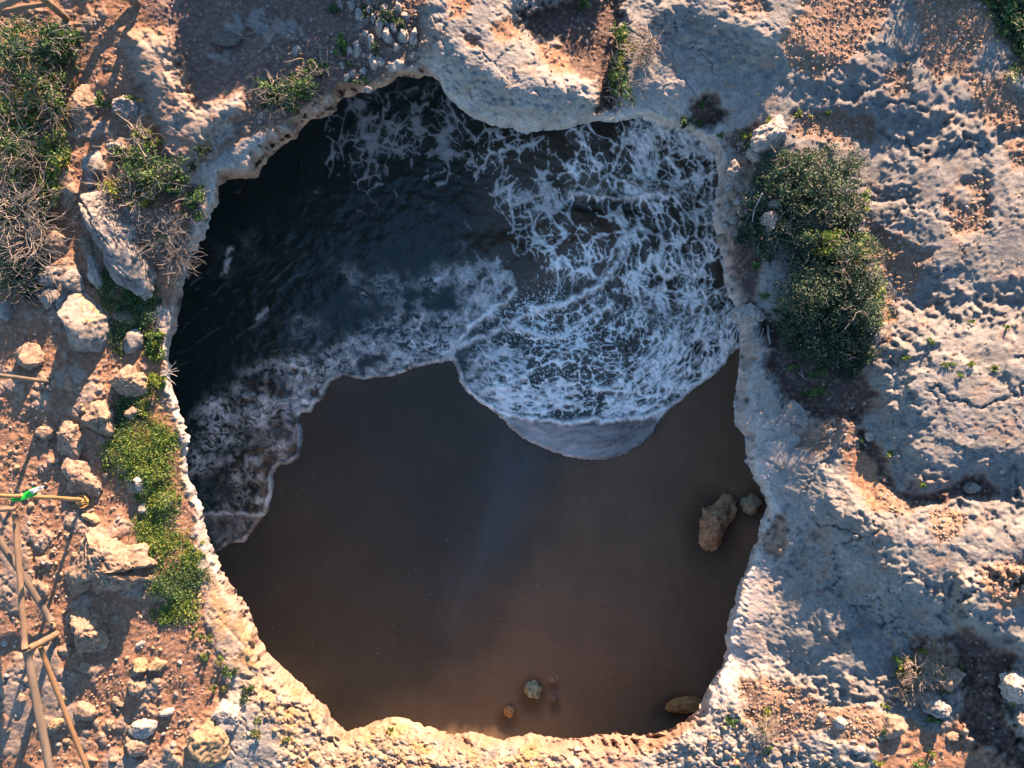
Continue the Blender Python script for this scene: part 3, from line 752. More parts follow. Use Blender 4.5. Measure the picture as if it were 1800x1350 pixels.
# water body: clear and dark in the west, sandy in the surf
sandy = pm([(850,240),(1000,215),(1290,230),(1310,600),(1000,700),(880,560),(830,440)], 60, 20)
brown = pm([(950,390),(1090,380),(1100,480),(1040,510),(930,500)], 24, 14)
glow = pm([(1000,300),(1130,310),(1130,345),(1000,335)], 12, 6)  # brighter light on the water, painted as a paler colour
wc = C(.004, .016, .017) * np.ones(A.shape + (1,), f32)
wc = lay(wc, C(.042, .040, .029), sandy * 0.8); wc = lay(wc, C(.072, .049, .031), brown * 0.85); wc = lay(wc, C(.10, .10, .06), glow * 0.8)
trough = pm([(1000,352),(1060,356),(1130,360),(1135,372),(1060,374),(1000,368)], 6, 3)
shallow = sm(-60, 0, sd) * (1 - sandy) ; wc = lay(wc, C(.018, .027, .030), shallow * 0.8)
wc = lay(wc, C(.034, .030, .028), np.maximum(THIN, far_t * .5))
foam_c = C(.85, .93, .94) * np.ones(A.shape + (1,), f32)
fc = wc * (1 - fo[..., None]) + foam_c * fo[..., None]
z = 0.05 * w60a + 0.018 * w16a + 0.045 * fo * (1 + 0.6 * n3) + crest + 0.03 * flow * D + 0.10 * np.sin((A * .25 + B * .97 + 30 * w60a) / 34.0) * sandy
z = z - 0.15 * trough
depth_fade = sm(0, 30, -sd)
z = 0.05 + z * (0.25 + 0.75 * depth_fade) + 0.0
z = np.where(sd > -1.5, -0.06, z)
z = z * sm(2.0, -7.0, sd) - 0.05 * sm(-7, 2, sd) + 0.035 * edge
ok &= sd < 3.0
k = (HC - ZW) / HC / PX
co = np.stack([(A - 900) * k, (675 - B) * k, ZW + z + 0.03], -1)[ok]
M_SEA = mat_col('sea_water_and_foam', 0.2, bump=0.012, bscale=14, spec=0.5)
nt = M_SEA.node_tree; bs = nt.nodes['Principled BSDF']
vc = [n for n in nt.nodes if n.type == 'VERTEX_COLOR'][0]
mr = nt.nodes.new('ShaderNodeMapRange'); mr.inputs['To Min'].default_value = 0.10; mr.inputs['To Max'].default_value = 0.85
mr.inputs['From Max'].default_value = 0.5
nt.links.new(vc.outputs['Alpha'], mr.inputs['Value']); nt.links.new(mr.outputs['Result'], bs.inputs['Roughness'])
sea = link('sea_water', mesh_from('sea_water', co, grid_faces(ok), np.concatenate([fc, fo[..., None]], -1)[ok]), M_SEA)
tag(sea, 'dark sea water with white surf washing into the hole', kind='structure')
# ------------------------------------------------------------------ boulders and stones
_ICO = {}
def ico(sub):
    if sub not in _ICO:
        bm = bmesh.new(); bmesh.ops.create_icosphere(bm, subdivisions=sub, radius=1.0)
        v = np.array([x.co[:] for x in bm.verts], f32); f = np.array([[q.index for q in p.verts] for p in bm.faces], np.int32)
        bm.free(); _ICO[sub] = (v, f)
    return _ICO[sub]

TINT = {'grey': (.150, .146, .140), 'pale': (.205, .198, .188), 'tan': (.172, .134, .103), 'gold': (.19, .145, .092), 'white': (.235, .225, .21),
        'brown': (.27, .19, .115), 'dark': (.085, .080, .076), 'red': (.16, .105, .08), 'ochre': (.26, .16, .07), 'olive': (.25, .235, .165)}

def rock_mesh(name, outline, h, tint, seed, sub=4, cuts=11, rough=0.20, lichen=0.0, zflat=0.35, soiltop=0.0):
    """outline: radius function of angle in metres (array phi -> r)"""
    rs = np.random.RandomState(seed)
    v, f = ico(sub); v = v.copy()
    for i in range(cuts):
        n = rs.normal(size=3); n[2] = abs(n[2]) * 0.7; n /= np.linalg.norm(n)
        d = rs.uniform(0.62, 0.90)
        q = v @ n.astype(f32)
        v = v - np.where(q > d, (q - d) * 0.92, 0)[:, None] * n.astype(f32)[None]
    s = np.array([seed * 1.37, seed * 0.71, seed * 0.33], f32)
    n1 = fbm3(v * 1.5 + s, 3, seed % 40)
    n2 = fbm3(v * 4.5 + s, 4, seed % 40 + 7)
    rid = 1 - np.abs(fbm3(v * 2.6 + s, 3, seed % 40 + 3)) * 2.2
    n4 = fbm3(v * 13 + s, 3, seed % 40 + 21) if sub >= 4 else 0
    crk = sm(0.86, 1.0, 1 - np.abs(fbm3(v * 2.3 + s * 1.3, 3, seed % 40 + 25)) * 1.8)
    pit = sm(0.30, 0.55, fbm3(v * 8 + s, 2, seed % 40 + 29))
    lay_ = np.sin((v[:, 2] * 9 + 2.2 * n1 + v[:, 0] * 1.5)) * 0.018
    v = v * (1 + rough * n1 + rough * 0.6 * n2 + rough * 0.22 * n4 - 0.05 * np.clip(rid - 0.75, 0, 1) * 3 - 0.055 * crk - 0.05 * pit + lay_)[:, None]
    phi = np.arctan2(v[:, 1], v[:, 0])
    r = outline(phi)
    p = np.stack([v[:, 0] * r, v[:, 1] * r, v[:, 2] * h], 1)
    p[:, 2] = np.where(p[:, 2] < 0, p[:, 2] * 0.5, p[:, 2])
    base = np.array(TINT[tint], f32)
    n3 = fbm3(v * 9 + s, 3, seed % 40 + 11)
    c = base[None] * (1 + 0.22 * n1 + 0.22 * n2 + 0.18 * n3)[:, None]
    pl = np.clip(n2 * 1.2 + 0.1, 0, 1)[:, None] * 0.5
    c = c * (1 - pl) + np.minimum(base * 1.45, 0.66)[None] * pl
    c = c * (1 - 0.45 * crk - 0.3 * pit)[:, None]
    dk = sm(0.25, 0.6, fbm3(v * 7 + s * 2, 3, seed % 40 + 15))[:, None] * 0.55
    c = c * (1 - dk) + base[None] * 0.38 * dk
    if lichen:
        li = sm(0.30, 0.45, fbm3(v * 8 + s, 3, seed % 40 + 19) + lichen * 0.5 * (v[:, 0] * 0.5 + v[:, 1]) - 0.1)[:, None] * 0.6
        c = c * (1 - li) + np.array([.30, .165, .05], f32) * li
    if soiltop:
        so = (sm(0.0, 0.5, fbm3(v * 2.2 + s, 2, 33)) * soiltop)[:, None]
        c = c * (1 - so) + K_SOIL * so
    me = mesh_from(name, p, f, np.clip(c, .02, .72))
    return me

NROCK = [0]
def rock(name, label, u, v, rx, ry, rot=0.0, h=None, tint='tan', outline=None, sub=None, cat='boulder', group=None, floor=False, sink=0.22, parent=None, **kw):
    NROCK[0] += 1
    seed = NROCK[0] * 13 + 5
    zg = sand_z(u, v) if floor else gz(u, v)
    k = (HC - zg) / HC / PX
    if outline is not None:
        pts = np.array(outline, float); u, v = pts.mean(0)
        zg = sand_z(u, v) if floor else float(min(gz(u, v), np.mean([gz(*q) for q in outline]) + 0.05))
        dx = (pts[:, 0] - u) * k; dy = -(pts[:, 1] - v) * k
        ph = np.arctan2(dy, dx); rr = np.hypot(dx, dy)
        o_ = np.argsort(ph); ph = ph[o_]; rr = rr[o_]
        P = np.concatenate([ph - 2 * np.pi, ph, ph + 2 * np.pi]); Q = np.tile(rr, 3) * 1.06
        fn = lambda a: np.interp(a, P, Q)
        rx = ry = float(rr.mean()) / k
    else:
        a0 = math.radians(-rot); ax, ay = rx * k, ry * k
        fn = lambda a: ax * ay / np.sqrt((ay * np.cos(a - a0)) ** 2 + (ax * np.sin(a - a0)) ** 2) * 1.08
    if h is None: h = 0.62 * min(rx, ry) * k
    big = max(rx, ry)
    if sub is None: sub = 6 if big > 60 else (5 if big > 27 else (4 if big > 9 else 3))
    me = rock_mesh(name, fn, h, tint, seed, sub, **kw)
    o = link(name, me, M_ROCK, parent)
    z0 = zg + h * 0.5 - h * sink * 2
    x, y, _ = W(u, v, zg)
    o.location = (x, y, zg + h * (0.18 - sink * 0.6))
    return tag(o, label, cat, group) if parent is None else o

R = rock
# west side, from the north-west corner downwards
R('boulder', 'low tan rock in sunlight just above the green tuft beside the path', 145, 183, 27, 36, 15, .26, 'tan')
R('boulder', 'craggy grey rock under the tip of the long post shadow', 223, 190, 29, 24, 0, .24, 'grey')
R('stone', 'small pale stone in the shaded gully below the craggy grey rock', 176, 219, 7, 7, 0, tint='pale', cat='stone')
R('boulder', 'upright grey rock on the west edge of the dark green hollow bush', 164, 296, 24, 31, -15, .34, 'grey', outline=[(148,286),(158,272),(172,268),(186,284),(188,302),(172,312),(170,328),(158,334),(152,316),(142,300)])
R('stone', 'flat pale rock slab half hidden at the top of the hollow bush', 208, 260, 24, 8, 12, .12, 'pale', cat='rock')
R('stone', 'small reddish rock between hollow bush and bare grey brush', 310, 368, 14, 15, 20, .2, 'red', cat='rock')
R('boulder', 'long knobbly pale grey boulder above the rounded lichen boulder', 0, 0, 0, 0, 0, .58, 'grey', outline=[(150,353),(167,337),(190,340),(213,363),(240,390),(247,430),(260,450),(272,477),(267,503),(250,515),(227,503),(200,480),(185,450),(183,443),(173,413),(170,377),(153,367)], rough=.13, cuts=7)
R('stone', 'low tan rock sticking out of the narrow dirt path', 122, 342, 13, 27, 5, .16, 'tan', cat='rock')
R('boulder', 'tan rock at the lower end of the thicket of bare branches', 98, 432, 22, 27, -20, .28, 'tan')
R('boulder', 'narrow tan rock pressed against the long pale boulder', 152, 434, 13, 22, 0, .24, 'tan')
R('boulder', 'narrow pale rock wedged beside the long pale boulder in green moss', 167, 476, 12, 29, -15, .24, 'pale')
R('boulder', 'grey rock at the top of the heap west of the lichen boulder', 90, 484, 22, 21, 0, .26, 'grey')
R('boulder', 'grey wedge of rock touching the top of the lichen boulder', 127, 496, 19, 24, -20, .28, 'grey')
R('boulder', 'grey block next to the dark thicket in the rock heap', 86, 521, 18, 21, -20, .24, 'grey')
R('boulder', 'squat grey rock at the foot of the heap by the lichen boulder', 116, 528, 15, 22, 15, .22, 'grey')
R('boulder', 'large rounded grey boulder with orange lichen on its sunlit side', 0, 0, 0, 0, 0, .66, 'grey', outline=[(137,517),(157,520),(180,540),(192,567),(196,613),(180,630),(157,623),(133,600),(112,583),(108,567),(115,540)], lichen=.8, rough=.08, cuts=6)
R('boulder', 'half buried grey rock at the very edge below the dark thicket', 10, 546, 15, 21, 0, .2, 'grey')
R('boulder', 'smooth grey rock slab between green strip and lichen boulder', 236, 598, 17, 27, 12, .26, 'grey', rough=.07)
R('boulder', 'layered rock slab with bright edges above the thin leaning pole', 54, 630, 23, 27, 30, .34, 'tan', cuts=12)
R('stone', 'small cracked tan stone on the dirt in front of the large shadow', 120, 671, 8, 14, -20, .14, 'tan', cat='stone')
R('boulder', 'tall tan rock leaning against the yellow green plants', 0, 0, 0, 0, 0, .42, 'tan', outline=[(203,667),(217,647),(233,623),(243,650),(255,670),(252,707),(230,703),(213,687)])
R('stone', 'small dark tan rock wedged beneath the tall tan rock', 233, 724, 11, 14, 20, .2, 'tan', cat='rock')
R('boulder', 'tan boulder at the west corner of the broad yellow green patch', 0, 0, 0, 0, 0, .38, 'tan', outline=[(150,743),(167,707),(177,700),(195,717),(207,743),(200,763),(167,760),(153,750)])
R('boulder', 'low flat tan rock next to the two pole shadows', 82, 760, 20, 15, 0, .18, 'tan')
R('boulder', 'split tan rock slab with pale edges standing in brown dirt', 0, 0, 0, 0, 0, .32, 'tan', outline=[(102,750),(110,730),(127,733),(143,757),(145,783),(140,802),(113,797),(103,773)], cuts=13)
R('boulder', 'pale topped cracked boulder just above the pole with the ribbon', 0, 0, 0, 0, 0, .36, 'tan', outline=[(107,817),(117,800),(140,805),(167,827),(180,843),(173,867),(147,867),(127,863),(117,843)], cuts=12)
R('stone', 'upright whitish stone among the yellow green ground cover', 246, 846, 9, 17, -10, .2, 'white', cat='rock')
R('stone', 'whitish stone at the lower west edge of the ground cover', 252, 893, 10, 11, 0, .14, 'white', cat='stone')
R('stone', 'flat brown rock close below the woven base of the ribbon pole', 162, 910, 19, 10, 20, .14, 'brown', cat='rock')
R('boulder', 'largest craggy tan boulder with a deep shadow and hollow below', 0, 0, 0, 0, 0, .62, 'tan', outline=[(140,957),(160,937),(190,923),(213,930),(227,950),(253,970),(268,993),(267,1017),(240,1017),(213,1000),(190,1027),(170,1023),(160,1043),(133,1050),(115,1043),(117,1000),(123,987)], rough=.2, cuts=11)
R('boulder', 'sharp edged tan boulder with white ridge beside the timber fence post', 0, 0, 0, 0, 0, .5, 'tan', outline=[(125,1067),(147,1067),(167,1077),(180,1100),(193,1117),(188,1140),(167,1148),(143,1137),(132,1113),(130,1087)], cuts=12)
R('stone', 'small tan rock touching the upper corner of the sharp edged boulder', 124, 1087, 8, 11, 0, tint='tan', cat='rock')
R('stone', 'crumbly tan rock between fence post and sharp edged boulder', 113, 1143, 12, 13, 0, tint='tan', cat='rock')
R('stone', 'rounded tan stone at the end of the hollow below the largest boulder', 201, 1087, 9, 9, 0, tint='tan', cat='stone')
R('stone', 'crumbly tan rock at the foot of the sharp edged boulder', 153, 1173, 13, 10, 20, tint='tan', cat='rock')
R('stone', 'pointed tan stone below the crumbly rocks on bare dirt', 131, 1190, 10, 10, 45, tint='tan', cat='stone')
R('boulder', 'smooth wedge shaped tan rock casting shadow right of the lower rail', 153, 1249, 19, 18, 20, .24, 'tan', rough=.07, cuts=7)
R('stone', 'small tan cobble on bare dirt with a shadow below it', 193, 1273, 9, 10, 0, tint='tan', cat='stone')
R('boulder', 'white topped rock slab in the dirt near the bottom edge', 254, 1279, 27, 16, -15, .22, 'white', cuts=12)
R('boulder', 'cracked tan rock directly below the white topped slab', 245, 1308, 22, 20, 20, .24, 'tan', cuts=12)
R('stone', 'thin white rock ledge above the white topped slab', 292, 1252, 15, 7, -18, .12, 'white', cat='rock')
R('stone', 'dark shadowed tan rock in the middle of the bare dirt', 243, 1203, 15, 16, 0, .24, 'tan', cat='rock', cuts=12)
R('stone', 'small tan stone beside the dark shadowed rock', 275, 1198, 9, 9, 0, tint='tan', cat='stone')
R('boulder', 'row end tan rock with ochre stain above the bare dirt', 248, 1169, 16, 13, 0, .22, 'gold')
R('boulder', 'gold tan rock in the row next to the ochre stained one', 278, 1167, 16, 11, 0, .2, 'gold')
R('stone', 'white rock chip on dirt above the row of gold rocks', 247, 1133, 10, 6, -25, tint='white', cat='stone')
R('boulder', 'broad white and gold rock mound near the bottom edge', 367, 1302, 46, 36, -10, .42, 'gold', rough=.2, soiltop=.3)
R('boulder', 'knobbly whitish rock with rounded dome above the gold mound', 397, 1260, 25, 28, 20, .34, 'pale')
R('stone', 'small tan stone on dirt between cobble and wedge rock', 204, 1234, 9, 10, 0, tint='tan', cat='stone')
R('stone', 'gold stone beside the lower fence rail', 112, 1228, 8, 8, 0, tint='gold', cat='stone')
R('stone', 'crumbly gold rock partly under the lower fence rail', 99, 1272, 14, 12, 0, .16, 'gold', cat='rock')
R('stone', 'tan stone in the fence shadow beside the thick rail', 38, 1227, 9, 11, 20, tint='tan', cat='stone')
# clifftop north of the hole
R('boulder', 'low grey rock lump lying on shaded brown soil', 397, 66, 27, 15, 12, .2, 'dark')
PST = [(597,10,6,10),(618,10,8,12),(633,30,8,13),(650,20,6,10),(657,33,6,9),(668,48,10,18),(680,64,10,16),(692,50,8,10),(708,63,10,14),(728,63,8,15),(653,74,6,14),
 (655,107,8,16),(668,110,9,9),(628,87,9,15),(615,90,8,8),(638,128,7,9),(610,137,6,8),(620,130,8,8),(602,115,5,8),(698,83,8,7),(647,157,7,6),(713,32,7,11),(700,14,6,10),(676,18,6,11),(642,60,6,8)]
ORD = 'first second third fourth fifth sixth seventh eighth ninth tenth eleventh twelfth thirteenth fourteenth fifteenth sixteenth seventeenth eighteenth nineteenth twentieth twenty-first twenty-second twenty-third twenty-fourth twenty-fifth'.split()
PST.sort(key=lambda q: q[1])
for i, (u, v, rx, ry) in enumerate(PST):
    R('stone', ('tall narrow' if ry > 12 else 'upright' if ry > 8 else 'small') + ' pale stone in the shaded scree, ' + ORD[i] + ' down from the top edge', u, v, rx, ry, -18 + (i * 37) % 30, .09 + .006 * ry, 'pale', cat='stone', group='pale stones in the shaded scree')
R('stone', 'pale stone by itself above the dark shrub on brown soil', 522, 90, 9, 10, 0, .14, 'pale', cat='stone')
R('stone', 'grey stone close to the lower end of the dark shrub', 543, 167, 7, 8, 0, .12, 'pale', cat='stone')
# east rim
R('boulder', 'large craggy whitish boulder above the two big dark bushes', 0, 0, 0, 0, 0, .5, 'pale', outline=[(1319,262),(1324,240),(1342,222),(1362,206),(1378,212),(1393,222),(1388,240),(1372,256),(1350,264),(1330,272)], rough=.18)
R('boulder', 'white rock poking out under the top edge of the upper bush', 1326, 274, 19, 13, 30, .26, 'pale')
R('boulder', 'small whitish rock poking through the bush leaves', 1357, 361, 13, 12, 0, .5, 'pale', sink=0)
R('boulder', 'rounded whitish rock surrounded by dark bush leaves', 1351, 390, 19, 21, 10, .55, 'pale', sink=0)
R('boulder', 'tall grey rim block above the crumbly rim stones', 1288, 300, 14, 22, 12, .28, 'grey')
R('boulder', 'white knob of rock jutting out over the surf from the rim', 1316, 552, 29, 18, -12, .30, 'white')
R('boulder', 'notched flat pale rock lying under the bare soil pocket', 0, 0, 0, 0, 0, .26, 'grey', outline=[(1378,708),(1392,703),(1405,712),(1413,722),(1415,735),(1425,724),(1427,738),(1420,752),(1412,760),(1400,756),(1385,748),(1377,736)])
RIMST = [(1302,367,12,10),(1288,342,10,9),(1282,330,8,8),(1297,352,9,8),(1290,385,11,9),(1305,396,10,8),(1275,398,9,8),(1280,362,9,10),(1303,330,8,7),(1270,420,10,9),(1295,412,12,8),(1312,372,7,6)]
RIMST.sort(key=lambda q: q[1])
for i, (u, v, rx, ry) in enumerate(RIMST):
    R('stone', 'crumbly stone packed on the rim beside the upper bush, ' + ORD[i] + ' from the top', u, v, rx, ry, (i * 53) % 90, None, ('pale', 'grey', 'tan')[i % 3], cat='stone', group='crumbly stones on the east rim')
R('stone', 'pale stone in the dark soil crack below the bare soil pocket', 1530, 768, 10, 9, 0, .14, 'pale', cat='stone')
R('stone', 'flat grey stone in the crack below the smooth shaded outcrop', 1707, 857, 13, 11, 0, .14, 'grey', cat='stone')
R('stone', 'small pale upright stone on the shaded outcrop near the crack', 1760, 826, 6, 10, 0, .14, 'pale', cat='stone')
R('boulder', 'pitted whitish boulder with plants at its foot', 0, 0, 0, 0, 0, .42, 'pale', outline=[(1608,1236),(1612,1220),(1628,1208),(1644,1212),(1655,1226),(1668,1240),(1664,1254),(1640,1258),(1618,1254)])
R('boulder', 'pitted tan rock behind the dry shrub, above the pitted boulder', 1666, 1192, 24, 25, 20, .34, 'tan')
R('stone', 'small blue grey rock at the west side of the dry shrub', 1583, 1223, 12, 7, 10, .14, 'grey', cat='rock')
R('boulder', 'low rugged tan rock southwest of the pitted boulder', 1570, 1277, 25, 22, 30, .26, 'tan')
R('boulder', 'whitish rock at the edge of the frame beside the dark soil hollow', 1782, 1206, 26, 28, 0, .34, 'pale')
R('stone', 'tan rock on bare soil below the pitted boulder', 1676, 1292, 16, 9, -10, .16, 'tan', cat='rock')
for u, v, rx, ry, t_, lb in [(1446,1262,12,9,'pale','whitish stone at the upper edge of the orange gravel'),(1478,1271,13,11,'pale','pale craggy stone in the orange gravel next to the whitish one'),
    (1511,1318,10,8,'white','white stone casting a round shadow near the bottom edge'),(1547,1297,8,7,'grey','grey stone close to the rugged tan rock'),
    (1527,1240,8,6,'pale','flat pale stone at the tail of the orange gravel'),(1568,1311,5,5,'red','little reddish stone below the rugged tan rock'),
    (1392,1236,9,6,'white','white stone in the middle of the orange gravel fan'),(1460,758,5,6,'pale','tiny pale stone on the bare dark soil pocket')]:
    R('stone', lb, u, v, rx, ry, 20, None, t_, cat='stone')
# on the beach
R('boulder', 'long lumpy brown rock half sunk in the wet sand', 0, 0, 0, 0, 0, .55, 'brown', outline=[(1269,871),(1280,871),(1288,881),(1286,903),(1281,921),(1277,939),(1263,956),(1245,965),(1233,962),(1228,952),(1232,936),(1236,926),(1233,918),(1234,903),(1243,890),(1259,882)], floor=True, rough=.2)
R('boulder', 'angular olive and tan rock on the sand under the rim', 1321, 884, 17, 21, 0, .42, 'olive', floor=True, cuts=13)
R('boulder', 'craggy grey rock standing alone on the lower sand', 937, 1210, 14, 19, 0, .42, 'olive', floor=True, rough=.3, sub=4)
R('stone', 'smooth ochre stone on the sand by the lower lip', 895, 1248, 11, 11, 0, .26, 'ochre', floor=True, cat='rock', rough=.07)
R('stone', 'small tan stone beside the craggy grey rock on sand', 971, 1194, 6, 5, 30, None, 'tan', floor=True, cat='stone')
R('stone', 'tiny grey stone touching the small tan stone on sand', 980, 1190, 4, 4, 0, None, 'grey', floor=True, cat='stone')
R('stone', 'dark rough stone sunk in sand below the two tiny stones', 975, 1227, 6, 9, 0, None, 'dark', floor=True, cat='stone')
R('boulder', 'smooth ochre brown slab of rock tucked under the lower rim', 1203, 1237, 32, 15, -8, .40, 'ochre', floor=True, rough=.08, cuts=6)

# ------------------------------------------------------------------ gravel: stones too many to count
def scatter_stones(name, label, n, smin, smax, seed, weight, tints):
    rs = np.random.RandomState(seed)
    u = rs.uniform(-100, 1900, n * 12); v = rs.uniform(-100, 1450, n * 12)
    wv = weight(u, v)
    keep = (rs.rand(len(u)) < wv)
    u = u[keep][:n]; v = v[keep][:n]; n = len(u)
    bv, bf = ico(1)
    s = (smin + (smax - smin) * rs.rand(n) ** 3)
    z = samp(H, u, v)
    k = (HC - z) / HC / PX
    P = np.stack([(u - 900) * k, (675 - v) * k, z + s * 0.15], 1)
    sc = s[:, None] * rs.uniform(0.65, 1.25, (n, 3)) * np.array([1, 1, .75])
    ang = rs.uniform(0, 6.28, n)
    J = bv[None] * (1 + rs.uniform(-.28, .28, (n, len(bv), 1)))
    X = J * sc[:, None, :]
    c_, s_ = np.cos(ang)[:, None], np.sin(ang)[:, None]
    X = np.stack([X[..., 0] * c_ - X[..., 1] * s_, X[..., 0] * s_ + X[..., 1] * c_, X[..., 2]], -1) + P[:, None, :]
    F = bf[None] + (np.arange(n) * len(bv))[:, None, None]
    tt = np.array([TINT[t_] for t_ in tints])[rs.randint(0, len(tints), n)] * rs.uniform(.75, 1.2, (n, 1))
    c = np.repeat(np.clip(tt, .02, .7)[:, None], len(bv), 1)
    o = link(name, mesh_from(name, X.reshape(-1, 3), F.reshape(-1, 3), c.reshape(-1, 3), smooth=False), M_STONE)
    return tag(o, label, kind='stuff')
def outside_hole(u, v):
    t_ = np.arctan2(v - CY, u - CX)
    return (np.hypot(u - CX, v - CY) - np.interp(np.mod(t_, 2 * np.pi), _TH, _RR)) > 45
scatter_stones('gravel', 'loose pale and tan gravel over the soil pockets of the clifftop', 10000, .014, .055, 3,
               lambda u, v: outside_hole(u, v) * np.clip(samp(grav, u, v) * 0.9 + 0.05 * (1 - samp(ROCKM, u, v)), 0, 1), ['tan', 'pale', 'gold', 'red', 'tan'])
scatter_stones('rubble', 'small scattered rubble on dirt and rock', 5000, .012, .05, 9,
               lambda u, v: outside_hole(u, v) * (0.10 + 0.35 * (1 - samp(ROCKM, u, v)) * (1 - samp(dark, u, v) * .6)), ['tan', 'pale', 'brown', 'tan', 'red'])
scatter_stones('rubble', 'crumbly ochre and white rubble on the golden lower rim', 2600, .02, .085, 15,
               lambda u, v: outside_hole(u, v) * samp(cobble, u, v), ['gold', 'tan', 'pale', 'tan', 'brown'])
rs_p = np.random.RandomState(31); bv_, bf_ = ico(1); pu = rs_p.uniform(420, 1270, 900); pv = rs_p.uniform(660, 1270, 900)
sd_p = sdist(SEA, pu, pv); tp = np.arctan2(pv - CY, pu - CX); okp = (sd_p > 14) & (np.hypot(pu - CX, pv - CY) < np.interp(np.mod(tp, 2 * np.pi), _TH, _RR) - 12) & (rs_p.rand(900) < .22)
pu, pv = pu[okp], pv[okp]; Xp = []
for u_, v_ in zip(pu, pv):
    x_, y_, z_ = W(u_, v_, sand_z(u_, v_)); r_ = rs_p.uniform(.006, .022)
    Xp.append(bv_ * r_ * rs_p.uniform(.7, 1.2, (len(bv_), 1)) + np.array([x_, y_, z_]))
tag(link('pebbles', mesh_from('pebbles', np.concatenate(Xp), np.concatenate([bf_ + i * len(bv_) for i in range(len(Xp))]), np.repeat(rs_p.uniform(.08, .22, (len(Xp), 1)) * np.array([[1, .92, .85]]), len(bv_), 0), False), M_STONE), 'tiny shell bits and pebbles dotted over the wet sand', kind='stuff')
# countable loose stones on the western dirt
rsn = np.random.RandomState(77)
base_me = [rock_mesh('stone', lambda a: np.full(a.shape, .075), .06, t_, 300 + i, 2, cuts=6, rough=.14) for i, t_ in enumerate(['tan', 'tan', 'gold', 'pale'])]
cnt = 0
while cnt < 70:
    u = rsn.uniform(5, 470); v = rsn.uniform(640, 1345)
    if not outside_hole(np.array([u]), np.array([v]))[0] or samp(dark, np.array([u]), np.array([v]))[0] > .3: continue
    if 215 < u < 345 and 560 < v < 1100: continue
    if rsn.rand() > 0.35 + 0.65 * float(samp(grav, np.array([u]), np.array([v]))[0]): continue
    o = link('stone', base_me[rsn.randint(4)], M_ROCK)
    s = rsn.uniform(.6, 1.35)
    x, y, z = W(u, v, gz(u, v))
    o.location = (x, y, z + .012); o.scale = (s, s * rsn.uniform(.7, 1.2), s); o.rotation_euler = (0, 0, rsn.uniform(0, 6.3))
    tag(o, 'small loose tan stone on the sunlit reddish dirt by the timber fence', 'stone', 'loose stones on the sunlit dirt'); cnt += 1
# ------------------------------------------------------------------ plants
PAL = {'dark': [(.015,.040,.022),(.021,.052,.028),(.034,.072,.030),(.014,.036,.026)],
       'bluegreen': [(.028,.064,.042),(.040,.080,.050),(.022,.052,.036),(.036,.080,.034)],
       'green': [(.050,.120,.030),(.070,.150,.035),(.040,.095,.030),(.090,.160,.040)],
       'lime': [(.125,.190,.024),(.155,.215,.030),(.085,.150,.024),(.180,.215,.035)],
       'olive': [(.110,.120,.040),(.150,.140,.045),(.075,.095,.035),(.190,.160,.040)],
       'dry': [(.26,.19,.06),(.30,.20,.07),(.18,.15,.05),(.33,.24,.10)],
       'grey': [(.22,.20,.18),(.28,.26,.23),(.18,.16,.14),(.15,.14,.11)]}

def leaf_mesh(name, lobes, n, size, pals, seed, thick=0.55, floor_z=None, elong=1.2, up=0.45, sprd=(.13, .13, .09)):
    """lobes: (u, v, rx, ry, h) in pixels/metres; n leaves, spread through the crown volume in clumps"""
    rs = np.random.RandomState(seed)
    area_ = np.array([l[2] * l[3] for l in lobes], float); pr = area_ / area_.sum()
    li = rs.choice(len(lobes), n, p=pr)
    L = np.array(lobes, float)[li]
    # clump centres inside each lobe
    nc = max(6, n // 48)
    cl = rs.choice(len(lobes), nc, p=pr)
    cd = rs.normal(size=(nc, 3)); cd /= np.linalg.norm(cd, axis=1)[:, None]; cd[:, 2] = np.abs(cd[:, 2])
    cr = rs.rand(nc) ** 0.45
    CL = np.array(lobes, float)[cl]
    cen = cd * cr[:, None]
    ci = rs.randint(0, nc, n); L = CL[ci]
    p = cen[ci] + rs.normal(size=(n, 3)) * sprd
    rad = np.linalg.norm(p, axis=1)
    u = L[:, 0] + p[:, 0] * L[:, 2]; v = L[:, 1] + p[:, 1] * L[:, 3]
    zg = samp(H, u, v) if floor_z is None else np.full(n, floor_z)
    hh = L[:, 4] * np.clip(np.abs(p[:, 2]), 0, 1.05)
    z = zg + hh + 0.015
    # plant stands upright: its plan position is taken at ground level
    k = (HC - zg - 0.5 * L[:, 4]) / HC / PX
    P = np.stack([(u - 900) * k, (675 - v) * k, z], 1)
    s = size * rs.uniform(.6, 1.35, n)
    nrm = rs.normal(size=(n, 3)) + np.array([0, 0, up * 2]) + 0.6 * p; nrm /= np.linalg.norm(nrm, axis=1)[:, None]
    t_ = np.cross(nrm, rs.normal(size=(n, 3))); t_ /= np.linalg.norm(t_, axis=1)[:, None] + 1e-9
    b_ = np.cross(nrm, t_)
    t_ *= (s * elong * .5)[:, None]; b_ *= (s * .36)[:, None]
    X = np.stack([P - t_, P + b_ + nrm * (s * .10)[:, None], P + t_, P - b_ + nrm * (s * .10)[:, None]], 1)
    base = np.arange(n)[:, None] * 4
    F = np.concatenate([base + np.array([0, 1, 2]), base + np.array([0, 2, 3])], 1).reshape(-1, 3)
    pa = np.array(pals, float)
    cc_ = pa[(rs.randint(0, len(pa), nc))[ci]]
    cc_ = np.where(rs.rand(n, 1) < .35, pa[rs.randint(0, len(pa), n)], cc_) * rs.uniform(.7, 1.3, (n, 1))
    c = np.repeat(np.clip(cc_, .01, .5)[:, None], 4, 1)
    return mesh_from(name, X.reshape(-1, 3), F, c.reshape(-1, 3), smooth=False)

